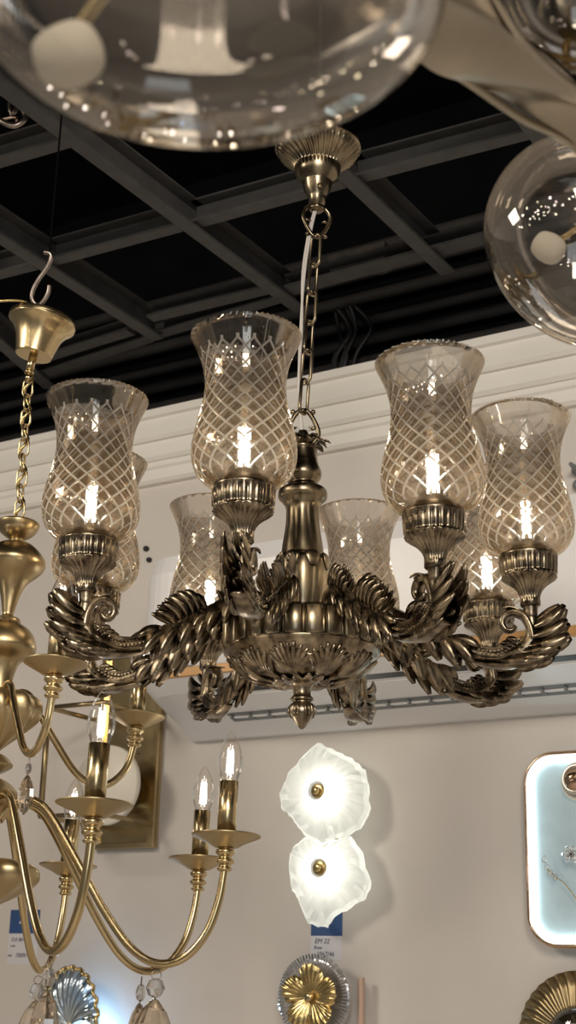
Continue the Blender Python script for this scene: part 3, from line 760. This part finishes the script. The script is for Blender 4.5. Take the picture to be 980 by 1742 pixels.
mb.obj('tan_stripe', 'actan', AC)['label'] = 'tan stripe'
mb = MB(); loft(mb, [(plan(hw-.012, .02, .018), -.004), (plan(hw-.004, .06, .05), .010), (plan(hw-.004, .10, .07), .024), (plan(hw, .20, .10), .056), (plan(hw, .245, .10), .078)])
mb.obj('lower_body', 'acwhite', AC)
UD = [(-.245, .078), (-.20, .056), (-.10, .024), (-.06, .010), (-.02, -.004)]
def und(y):
    for (a, za), (b, zb) in zip(UD, UD[1:]):
        if a <= y <= b: return za+(zb-za)*(y-a)/(b-a)
    return UD[-1][1]
def strip(name, mat, y0, y1, x0, x1, dn, th, parent=AC):
    """slab following the sloping underside between y0 and y1"""
    mb = MB(); a = Vector((0, y0, und(y0))); b = Vector((0, y1, und(y1))); t = (b-a).normalized(); nn = Vector((0, t.z, -t.y)).normalized()
    if nn.z > 0: nn = -nn
    vs = [Vector((x, p.y, p.z))+nn*h for x in (x0, x1) for p in (a, b) for h in (dn-th, dn)]
    mb.add(vs, [(0, 1, 3, 2), (4, 6, 7, 5), (0, 4, 5, 1), (2, 3, 7, 6), (0, 2, 6, 4), (1, 5, 7, 3)], False)
    return mb.obj(name, mat, parent)
strip('air_slot', 'acdark', -.203, -.188, -.40, hw-.06, .0012, .004)
strip('flap', 'acwhite', -.180, -.122, -.415, hw-.05, .003, .006)
ov = strip('outlet_vent', 'acgrey', -.112, -.080, -.43, hw-.05, .0012, .004)
mb = MB(); box(mb, (0, -.096, und(-.096)-.003), (.004, .030, .006)); v0 = mb.obj('vane', 'acgrey', ov)
for k in range(22):
    v = v0 if k == 0 else v0.copy(); v.location.x = -.42+k*.0445
    if k: COL.objects.link(v); v.parent = ov
strip('outlet_bar', 'acwhite', -.101, -.097, -.43, hw-.05, .005, .004, ov)
lg = atY(294, 1139, YW-.2475); lo = lg-Vector((-1.145, YW, 2.1))
text_mesh('Panasonic', .0125, 'logo_lettering', 'text', AC, trs((lo.x, -.2478, lo.z), RX90))

# ------------------------------------------------------------------ wall lamps and tags
def slab(mb, poly, c, t, bulge, rings=(1, .93, .75, .5, .25), seed=1, jag=.0):
    """irregular stone plate in XZ about c, front toward -Y, thickness t"""
    rnd = random.Random(seed); n = len(poly); vs = []; fs = []
    for side in (0, 1):
        for q, rr in enumerate(rings):
            for k, (x, z) in enumerate(poly):
                j = rnd.uniform(-jag, jag)*rr**3*1.6
                y = (-t-bulge*(1-rr**2)-(.0 if q else -.004)) if side == 0 else (0 if q else -.004)
                vs.append((c[0]+(x-c[0])*rr+j*.4, y+j*(1 if side == 0 and q else .3), c[1]+(z-c[1])*rr+j*.4))
    m_ = len(rings)
    for side in (0, 1):
        o = side*m_*n
        for q in range(m_-1):
            for k in range(n):
                f = (o+q*n+k, o+q*n+(k+1) % n, o+(q+1)*n+(k+1) % n, o+(q+1)*n+k); fs.append(f if side else f[::-1])
        f = tuple(o+(m_-1)*n+k for k in range(n)); fs.append(f if side else f[::-1])
    for k in range(n): fs.append((k, (k+1) % n, m_*n+(k+1) % n, m_*n+k))
    mb.add(vs, fs, False)
def polyXZ(pts, Y, base, dens=3, seed=1, j=.002):
    rnd = random.Random(seed); P = []
    for k in range(len(pts)):
        a = atY(*pts[k], Y); b = atY(*pts[(k+1) % len(pts)], Y)
        for q in range(dens):
            p = a.lerp(b, q/dens); P.append((p.x-base.x+rnd.uniform(-j, j), p.z-base.z+rnd.uniform(-j, j)))
    return P
yS = YW-.045
base = atY(551, 1413, YW); 
AL = empty('alabaster_wall_lamp', 'lit wall lamp of two rough white alabaster plates with brass knobs', 'wall lamp', loc=(base.x, YW, base.z))
bs = Vector((base.x, yS, base.z))
mb = MB(); box(mb, (.022, -.008, 0), (.055, .016, .22), bev=.003); mb.obj('back_plate', 'brass_dark', AL)
up = [(484, 1375), (480, 1350), (494, 1318), (520, 1285), (545, 1266), (566, 1274), (600, 1292), (622, 1312), (630, 1345), (632, 1378), (615, 1412), (585, 1424), (565, 1432), (555, 1441), (520, 1420), (500, 1392)]
lw = [(497, 1455), (506, 1438), (525, 1424), (560, 1432), (600, 1424), (618, 1452), (635, 1500), (625, 1527), (600, 1545), (570, 1562), (560, 1580), (530, 1572), (512, 1530), (499, 1510)]
for pts, bc, sd in ((up, (551, 1348), 3), (lw, (554, 1478), 5)):
    c = atY(*bc, yS)-bs; mb = MB(); slab(mb, polyXZ(pts, yS, bs, 4, sd), (c.x, c.z), .014, .010, seed=sd, jag=.0022)
    st_ = mb.obj('alabaster_plate', 'alabaster', AL); st_.location = (0, yS-YW, 0)
    mb = MB(); T = trs((c.x, -.024, c.z), RX90)
    lathe(mb, [(.0145, -.004), (.0145, .002), (.0130, .003), (.006, .003)], 28, M4=T); lathe(mb, [(.0078, .002), (.0078, .011), (.0070, .012), (.0005, .012)], 20, M4=T)
    mb.obj('knob', 'gold', st_)
def card(name, poly_px, label, lines, blue_rows, logo=True):
    """price card: (x0,x1) px columns, y rows top, split, bottom"""
    x0, x1, yt, ys, yb = poly_px
    A = atY(x0, yt, YW); B = atY(x1, yt, YW); Cc = atY(x0, yb, YW); S = atY(x0, ys, YW)
    w = B.x-A.x; h = A.z-Cc.z; hs = A.z-S.z
    o = empty(name, label, 'price tag', 'price cards on the wall', (A.x, YW+.0004, Cc.z))
    mb = MB(); box(mb, (w/2, -.0005, (h-hs)/2), (w, .001, h-hs)); mb.obj('card', 'tagwhite', o)
    mb = MB(); box(mb, (w/2, -.0005, h-hs/2), (w, .001, hs)); bb = mb.obj('header', 'tagblue', o); bb['label'] = 'blue header'
    if logo:
        mb = MB(); cx = w*.45; cz = h-hs*.5
        mb.add([(cx-.012, -.0014, cz-.004), (cx+.014, -.0014, cz-.004), (cx+.012, -.0014, cz), (cx+.004, -.0014, cz+.001), (cx+.001, -.0014, cz+.003), (cx-.004, -.0014, cz+.007), (cx-.008, -.0014, cz+.001)], [(0, 1, 2, 3, 4, 5, 6)], False)
        mb.obj('logo', 'tagwhite', bb)
    for s, fx, fz, sz in lines: text_mesh(s, sz, 'handwriting', 'ink', o, trs((w*fx, -.0012, (h-hs)*fz), RX90), .25)
    return o
card('price_tag', (530, 583, 1545, 1592, 1632), 'price card with blue header under the alabaster wall lamp', [('EM 22', .12, .68, .013), ('Rose', .10, .44, .009), ('1967/46', .18, .14, .012)], 1, False)
card('price_tag', (19, 69, 1548, 1588, 1640), 'price card with white mark on blue header behind the brass chandelier arms', [('TLR 801', .08, .74, .011), ('code', .08, .56, .007), ('MRP', .02, .24, .006), ('7009/-', .28, .22, .013)], 1)
# flower lamp
b = atY(557, 1697, YW)
FL = empty('flower_wall_lamp', 'round ribbed glass wall lamp with a gold flower at its centre', 'wall lamp', loc=(b.x, YW, b.z))
mb = MB(); T = trs((0, -.055, 0), RX90)
lathe(mb, [(.012, 0), (.030, .0005), (.060, .002), (.078, .001), (.0795, -.002), (.078, -.004), (.060, -.002), (.030, -.003), (.012, -.003)], 144, lambda t, r, z, i: r*(1+.006*math.cos(36*t)) if r > .07 else r, M4=T)
for k in range(72):
    a = 2*PI*k/72; tube(mb, [(.048*math.cos(a), .048*math.sin(a), .0025), (.066*math.cos(a), .066*math.sin(a), .003), (.078*math.cos(a), .078*math.sin(a), .001)], [.0006, .0011, .0013], 5, M4=T)
mb.obj('glass_plate', 'plateglass', FL)
mb = MB(); T = trs((0, -.062, 0), RX90)
vs = []; fs = []; NP = 120; RN = 10
for i in range(RN):
    q = i/(RN-1)
    for k in range(NP):
        a = 2*PI*k/NP; lob = abs(math.cos(2.5*a))**.55
        r = .006+(.060*(.72+.28*lob)-.006)*q+.0012*math.sin(23*a)*q
        z = .004+.020*q**1.6*(.35+.65*lob)+.0022*math.sin(30*a)*q*q-.012*q**4
        vs.append((r*math.cos(a+.3), r*math.sin(a+.3), z))
for i in range(RN-1):
    for k in range(NP): fs.append((i*NP+k, i*NP+(k+1) % NP, (i+1)*NP+(k+1) % NP, (i+1)*NP+k))
mb.add(vs, fs, True, T); mb.obj('flower', 'gold', FL)
mb = MB(); lathe(mb, [(.0085, 0), (.0085, .014), (.0075, .016), (.0005, .016)], 20, M4=T); lathe(mb, [(.012, -.062), (.012, .0), (.006, .004)], 16, M4=T); mb.obj('knob', 'brass', FL)
mb = MB(); 
bq = atY(627, 1664, YW)-b; tube(mb, smoothprof([(bq.x, -.03, bq.z), (bq.x+.001, -.03, bq.z-.02), (bq.x+.001, -.03, -.10), (bq.x, -.03, -.20)], 3), [.0055]+[.0062]*8+[.0058], 12); box(mb, (bq.x*.5, -.03, -.11), (bq.x, .012, .012)); box(mb, (0, -.015, -.11), (.03, .03, .05))
mb.obj('wooden_bracket', 'wood', FL)['label'] = 'pinkish wooden bracket'
# LED framed panel lamp
c0 = atY(895, 1450, YW-.03); zt = atY(960, 1277, YW-.03).z; zb = atY(960, 1615, YW-.03).z; wL = .27
LP = empty('led_panel_lamp', 'rounded pale blue wall panel with a glowing white edge in a rose gold frame', 'wall lamp', loc=(c0.x+wL/2, YW, (zt+zb)/2))
def rr(w, h, r, n=10):
    P = []
    for cx, cz, a0 in ((w/2-r, h/2-r, 0), (-w/2+r, h/2-r, PI/2), (-w/2+r, -h/2+r, PI), (w/2-r, -h/2+r, 1.5*PI)):
        for k in range(n+1): a = a0+PI/2*k/n; P.append((cx+r*math.cos(a), cz+r*math.sin(a)))
    return P
hL = zt-zb
def rrtube(name, mat, w, h, r, y, rad, asp, rid=0):
    mb = MB(); P = [(x, y, z) for x, z in rr(w, h, r, 12)]; tube(mb, P, rad, 12, (0, 1, 0), asp, rid, closed=True); return mb.obj(name, mat, LP)
rrtube('frame', 'rose', wL-.012, hL-.012, .052, -.028, .0060, 2.4)
rrtube('led_strip', 'led', wL-.031, hL-.031, .043, -.038, .0080, .7)
mb = MB(); P = rr(wL-.03, hL-.03, .045, 12); n = len(P)
mb.add([(x, y, z) for y in (-.034, -.012) for x, z in P], [tuple(range(n)), tuple(range(2*n-1, n-1, -1))]+[(k, n+k, n+(k+1) % n, (k+1) % n) for k in range(n)], False); mb.obj('panel', 'panel', LP)
bc = atY(982, 1327, YW-.055)-Vector((c0.x+wL/2, YW, (zt+zb)/2))
mb = MB(); T = trs((bc.x, -.034, bc.z), RX90); lathe(mb, [(.034, 0), (.036, .006), (.034, .012), (.030, .013), (.026, .008), (.005, .006)], 40, M4=T); wr = mb.obj('lamp_dish', 'cream', LP)
mb = MB(); sphere(mb, (bc.x, -.056, bc.z), .027, 28); mb.obj('ball', 'rose', wr)
def flower(px, py, r, nm):
    p = atY(px, py, YW-.06)-Vector((c0.x+wL/2, YW, (zt+zb)/2)); mb = MB()
    for ly, (nn, rr_, tl_) in enumerate(((6, r, .5), (5, r*.7, .9), (3, r*.4, 1.3))):
        for k in range(nn):
            a = 2*PI*k/nn+ly*.4; d = Vector((math.cos(a), -.35*tl_, math.sin(a)))
            tube(mb, [p, p+d*rr_*.5+Vector((0, -.004, 0)), p+d*rr_], [rr_*.12, rr_*.42, rr_*.12], 8, (0, 1, 0), .3)
    return mb.obj(nm, 'clear', LP), p
f1, p1 = flower(972, 1453, .017, 'glass_flower')
mb = MB(); tube(mb, smoothprof([tuple(p1), (p1.x+.02, -.05, p1.z-.04), (p1.x+.05, -.045, p1.z-.10)], 5), .0012, 6); mb.obj('stem', 'brass', f1)
mb = MB(); pA = [atY(x, y, YW-.055)-Vector((c0.x+wL/2, YW, (zt+zb)/2)) for x, y in ((926, 1462), (930, 1476), (936, 1485), (944, 1492))]
for k, q in enumerate(pA): sphere(mb, q, .0058-.0006*(k % 2), 8, (1, .8, 1.25))
f2 = mb.obj('glass_bud', 'clear', LP)
mb = MB(); q = pA[3]; tube(mb, smoothprof([tuple(pA[1]), tuple(q), (q.x+.018, q.y, q.z-.012), (q.x+.045, q.y, q.z-.05), (q.x+.07, q.y, q.z-.11)], 5), .0011, 6); mb.obj('stem', 'brass', f2)
# pleated fan lamp
b = atY(988, 1768, YW-.03)
FN = empty('pleated_wall_lamp', 'round pleated brass wall lamp with a ribbed glass centre below the blue panel', 'wall lamp', loc=(b.x, YW, b.z))
mb = MB(); T = trs((0, -.03, 0), RX90); NP = 144; vs = []; fs = []
for i, (r, z) in enumerate(((.050, .014), (.056, .012), (.085, .004), (.112, 0), (.112, -.002), (.05, .008))):
    for k in range(NP):
        a = 2*PI*k/NP; w_ = (r/.112)*(.0035 if i < 5 else 0)
        vs.append((r*math.cos(a), r*math.sin(a), z+w_*math.cos(36*a)))
for i in range(5):
    for k in range(NP): fs.append((i*NP+k, i*NP+(k+1) % NP, (i+1)*NP+(k+1) % NP, (i+1)*NP+k))
mb.add(vs, fs, True, T); box(mb, (0, -.015, 0), (.08, .03, .08)); mb.obj('pleated_disc', 'brass_dark', FN)
mb = MB(); lathe(mb, [(.055, .010), (.052, .022), (.038, .032), (.020, .037), (.0005, .038)], 96, lambda t, r, z, i: r*(1+.02*math.cos(48*t)), M4=T); mb.obj('glass_cover', 'plateglass', FN)
# shell lamp with a blue glow
b = atY(152, 1745, YW)
SH = empty('shell_lamp', 'glass shell wall lamp glowing blue below the brass chandelier', 'wall lamp', loc=(b.x, YW, b.z))
mb = MB(); NP = 90; RN = 12; vs = []; fs = []
for i in range(RN):
    q = .06+.94*i/(RN-1)
    for k in range(NP+1):
        a = math.radians(-12)+math.radians(204)*k/NP
        R_ = .105*(1+.10*math.cos(a-PI*.62))*(1+.018*math.cos(24*a))*q
        vs.append((R_*math.cos(a)*.72, -.065-.035*math.sin(PI*q*.55)+.0030*math.cos(24*a)*q+.03*q*q, R_*math.sin(a)))
for i in range(RN-1):
    for k in range(NP): fs.append((i*(NP+1)+k, i*(NP+1)+k+1, (i+1)*(NP+1)+k+1, (i+1)*(NP+1)+k))
o_ = len(vs); vs2 = [(x, y+.003, z) for x, y, z in vs]
mb.add(vs+vs2, fs+[tuple(i+o_ for i in f[::-1]) for f in fs], True); mb.obj('shell', 'shell', SH)
mb = MB(); rim = [vs[(RN-1)*(NP+1)+k] for k in range(0, NP+1)]
tube(mb, rim, [.0036+.0009*(k % 2) for k in range(NP+1)], 7); mb.obj('rim', 'gold', SH)
mb = MB(); lathe(mb, [(.025, 0), (.025, .020), (.012, .026), (.012, .065), (.005, .07)], 24, M4=RX90); mb.obj('wall_mount', 'brass', SH)

# brass lantern sconce
A = atY(277, 1120, YW); Bq = atY(268, 1443, YW); w = .165; h = A.z-Bq.z+.02
SN = empty('lantern_sconce', 'brass box-frame lantern sconce with a round cream disc left of the air conditioner', 'wall lamp', loc=(Bq.x, YW, Bq.z))
mb = MB(); box(mb, (-w/2, -.006, h/2), (w, .012, h), bev=.002); bpz = mb.obj('back_plate', 'brass', SN)
mb = MB()
for x in (-.006, -w+.006): box(mb, (x, -.016, h/2), (.012, .012, h), bev=.001)
for z in (.006, h-.006): box(mb, (-w/2, -.016, z), (w-.024, .012, .012), bev=.001)
box(mb, (-w/2, -.016, .075), (w-.024, .008, .008)); mb.obj('raised_border', 'brass', bpz)
def fb(a, b_, r=.0045):
    mb = MB(); tube(mb, [a, b_], r, 4, (0, 0, 1), rot=PI/4); return mb
pr = .20; zt2 = h-.155; zb2 = .05
mb = MB()
for x in (-.006, -w+.006):
    for z in (zt2, zb2): tube(mb, [(x, -.02, z), (x, -pr, z)], .0060, 4, (0, 0, 1), rot=PI/4)
for z in (zt2, zb2): tube(mb, [(-.004, -pr, z), (-w+.004, -pr, z)], .0060, 4, (0, 0, 1), rot=PI/4)
tube(mb, [(-w+.006, -pr, zb2), (-w+.006, -pr, zt2)], .0062, 4, (0, 1, 0), rot=PI/4)
mb.obj('cage', 'brass_dark', SN)
dc = atY(180, 1335, YW-.10)-Vector((Bq.x, YW, Bq.z))
mb = MB(); T = trs((dc.x, -.09, dc.z), RX90); lathe(mb, [(.005, -.004), (.080, -.004), (.084, 0), (.084, .010), (.081, .013), (.005, .013)], 48, M4=T); ds = mb.obj('disc', 'cream', SN); ds['label'] = 'round cream disc'
mb = MB(); lathe(mb, [(.034, -.08), (.034, -.02), (.055, -.006), (.055, -.003)], 32, M4=T); mb.obj('disc_mount', 'brass_dark', SN)
mb = MB(); lathe(mb, [(.003, -.001), (.003, .0015), (.0005, .002)], 10, M4=trs((-.055, -.0125, h*.47), RX90)); mb.obj('screw', 'socket', bpz)
# two dark wall plugs between the shades
for px, py, r, lb in ((255, 953, .006, 'round dark green plug on the wall between the two left rear glass shades'), (250, 934, .0065, 'small black wall plug just above the dark green plug')):
    p = atY(px, py, YW); mb = MB(); lathe(mb, [(r, 0), (r, .006), (r*.6, .010), (.0005, .011)], 14, M4=RX90)
    tag(mb.obj('wall_plug', 'black_cable', loc=p), lb, 'wall plug')
p = atY(986, 803, YW); mb = MB(); lathe(mb, [(.008, 0), (.012, .004), (.012, .014), (.006, .02), (.004, .05)], 16, M4=RX90); lathe(mb, [(.008, 0), (.011, .004), (.011, .014), (.006, .02)], 16, M4=trs((0, 0, -.03), RX90)); box(mb, (.002, -.003, -.015), (.014, .006, .06))
tag(mb.obj('wall_bracket', 'acgrey', loc=p), 'small grey bracket on the wall at the right edge under the cornice', 'bracket')

# ------------------------------------------------------------------ glass globes in front
def globe(px, py, d, a, c, label, tiltv, cap=None, rodtop=3.6, wob=.03):
    P = at(px, py, d); o = empty('globe_pendant', label, 'pendant lamp', 'blown glass globe pendants', loc=P); o.rotation_euler = tiltv
    mb = MB(); n = 64; pr = []
    for i in range(33):
        t = PI*i/32; pr.append((max(a*math.sin(t)**.92, .0004), -c*math.cos(t)))
    lathe(mb, pr, n, lambda t, r, z, i: r*(1+wob*math.cos(2*t+1)+wob*.5*math.cos(3*t+z*20)))
    mb.obj('glass_globe', 'globe', o)
    mb = MB()
    cx, cy, cz = cap or (0, 0, 0)
    lathe(mb, smoothprof([(.0005, -.014), (.009, -.012), (.0125, -.004), (.0125, .006), (.009, .012), (.004, .014)], 3), 24, M4=trs((cx, cy, cz), Matrix.Rotation(1.2, 4, 'Y'))); cp_ = mb.obj('frosted_capsule', 'frost', o)
    mb = MB(); tube(mb, smoothprof([(cx, cy, cz+.008), (cx*.6, cy*.6, cz+.5*(c-cz)), (0, 0, c*.9), (0, 0, c+.01)], 4), .003, 8); mb.obj('brass_stem', 'gold', o)
    mb = MB(); lathe(mb, [(.014, c-.004), (.018, c+.002), (.014, c+.02), (.004, c+.026)], 20)
    tube(mb, [(0, 0, c+.02), (0, 0, c+.20)], .002, 6); mb.obj('cord_cap', 'gold', o)
    return o
globe(322, -30, .55, .098, .051, 'large smoky blown glass globe hanging close at the top of the view', (.10, .12, .3), (-.0535, .0137, -.022))
globe(998, 408, 1.2, .094, .082, 'round smoky blown glass globe at the right with many light reflections', (.55, 1.0, .55), (-.012, -.012, -.028))
globe(1010, -30, .85, .060, .052, 'small blown glass globe in the top right corner behind the metal ribbon', (.2, .3, .1), (.01, 0, 0))
# wavy metal ribbon
mb = MB()
cent = [(600, -190, .70), (690, -90, .74), (770, 10, .78), (840, 85, .82), (915, 150, .86), (1000, 225, .90), (1100, 320, .95)]
edgeU = [(700, -260), (770, -120), (835, -10), (880, 60), (945, 125), (1030, 190), (1130, 290)]
edgeL = [(560, -60), (640, 20), (712, 88), (790, 135), (885, 200), (975, 248), (1070, 350)]
cu = smoothprof([tuple(at(x, y, c[2]-.045)) for (x, y), c in zip(edgeU, cent)], 8); cl = smoothprof([tuple(at(x, y, c[2]+.02)) for (x, y), c in zip(edgeL, cent)], 8)
P0 = Vector(cu[len(cu)//2]); NS = 11; vs = []; fs = []
nrm = [None]*len(cu)
for i, (u, l) in enumerate(zip(cu, cl)):
    u = Vector(u); l = Vector(l); tn = (Vector(cu[min(i+1, len(cu)-1)])-Vector(cu[max(i-1, 0)])).normalized(); nn = (u-l).cross(tn).normalized()
    for k in range(NS):
        q = k/(NS-1); vs.append(u.lerp(l, q)+nn*(.010*math.sin(PI*q)+.006*math.sin(2*PI*q+i*.25))-P0)
    nrm[i] = nn
for side in (0, 1):
    pass
n0 = len(vs); vs += [v+nrm[i//NS]*.0025 for i, v in enumerate(vs)]
for i in range(len(cu)-1):
    for k in range(NS-1):
        a_ = i*NS+k; f = (a_, a_+1, a_+NS+1, a_+NS); fs.append(f); fs.append(tuple(n0+q for q in f[::-1]))
mb.add(vs, fs, True)
rb = empty('metal_ribbon', 'wide wavy champagne metal ribbon of a hanging lamp crossing the top right corner', 'lamp', loc=P0)
mb.obj('ribbon', 'champagne', rb)
for c_, nm in ((cu, 'edge_bead'), (cl, 'edge_bead')):
    mb = MB(); tube(mb, [Vector(p)-P0 for p in c_], .0026, 8); mb.obj(nm, 'champagne', rb)

# ------------------------------------------------------------------ light
def area(name, loc, tgt, size, power, col=(1, .9, .78), sy=None):
    l = bpy.data.lights.new(name, 'AREA'); l.energy = power; l.color = col; l.size = size
    if sy: l.shape = 'RECTANGLE'; l.size_y = sy
    o = bpy.data.objects.new(name, l); COL.objects.link(o); o.location = loc
    o.rotation_euler = (Vector(tgt)-Vector(loc)).to_track_quat('-Z', 'Y').to_euler(); return o
def point(name, loc, power, r=.03, col=(1, .88, .7)):
    l = bpy.data.lights.new(name, 'POINT'); l.energy = power; l.shadow_soft_size = r; l.color = col
    o = bpy.data.objects.new(name, l); COL.objects.link(o); o.location = loc; return o
area('added_area_light', (.6, -.9, 2.92), (-.6, 1.6, .3), .8, 58, (1, .89, .76))  # both warm area lights are added out of view as main lighting
area('added_area_light', (-2.5, -.1, 2.92), (-1.6, 1.8, .3), .6, 24, (1, .89, .76))
area('shop_window_light', (1.3, -1.8, 1.9), (-.7, 2.0, .9), 1.2, 20, (.80, .90, 1.0), 1.8)
def spot(name, loc, tgt, power, ang, r, col):
    l = bpy.data.lights.new(name, 'SPOT'); l.energy = power; l.spot_size = ang; l.spot_blend = .3; l.shadow_soft_size = r; l.color = col
    o = bpy.data.objects.new(name, l); COL.objects.link(o); o.location = loc
    o.rotation_euler = (Vector(tgt)-Vector(loc)).to_track_quat('-Z', 'Y').to_euler(); return o
rnd = random.Random(3)
for k in range(56):
    p = Vector((rnd.uniform(-2.6, 2.2), rnd.uniform(-2.2, -.15), rnd.uniform(2.3, 2.95)))
    spot('display_spot', p, (p.x*.5-.4, 1.2, .9), rnd.uniform(.5, 1.7), math.radians(120), .028, (1, rnd.uniform(.8, .95), rnd.uniform(.6, .9)))
pu = at(551, 1350, 1)
for bc in ((556, 1350), (556, 1478)):
    p = atY(*bc, YW-.045-.010); point('alabaster_light', p, .33, .004, (1, .98, .90))
p = atY(140, 1752, YW-.05); point('shell_light', p, .7, .015, (.35, .62, 1.0))
# world
wd = bpy.data.worlds.new('world'); SC.world = wd; wd.use_nodes = True
bg = wd.node_tree.nodes['Background']; bg.inputs[0].default_value = (1, .92, .82, 1); bg.inputs[1].default_value = .13
# render settings
SC.view_settings.view_transform = 'Standard'; SC.view_settings.look = 'None'; SC.view_settings.exposure = -.08; SC.view_settings.gamma = 1
SC.view_settings.use_curve_mapping = False
cy = SC.cycles
cy.max_bounces = 14; cy.transmission_bounces = 14; cy.transparent_max_bounces = 24; cy.glossy_bounces = 5; cy.diffuse_bounces = 3
cy.caustics_reflective = False; cy.caustics_refractive = False; cy.sample_clamp_indirect = 6; cy.use_denoising = True
bpy.context.view_layer.update()
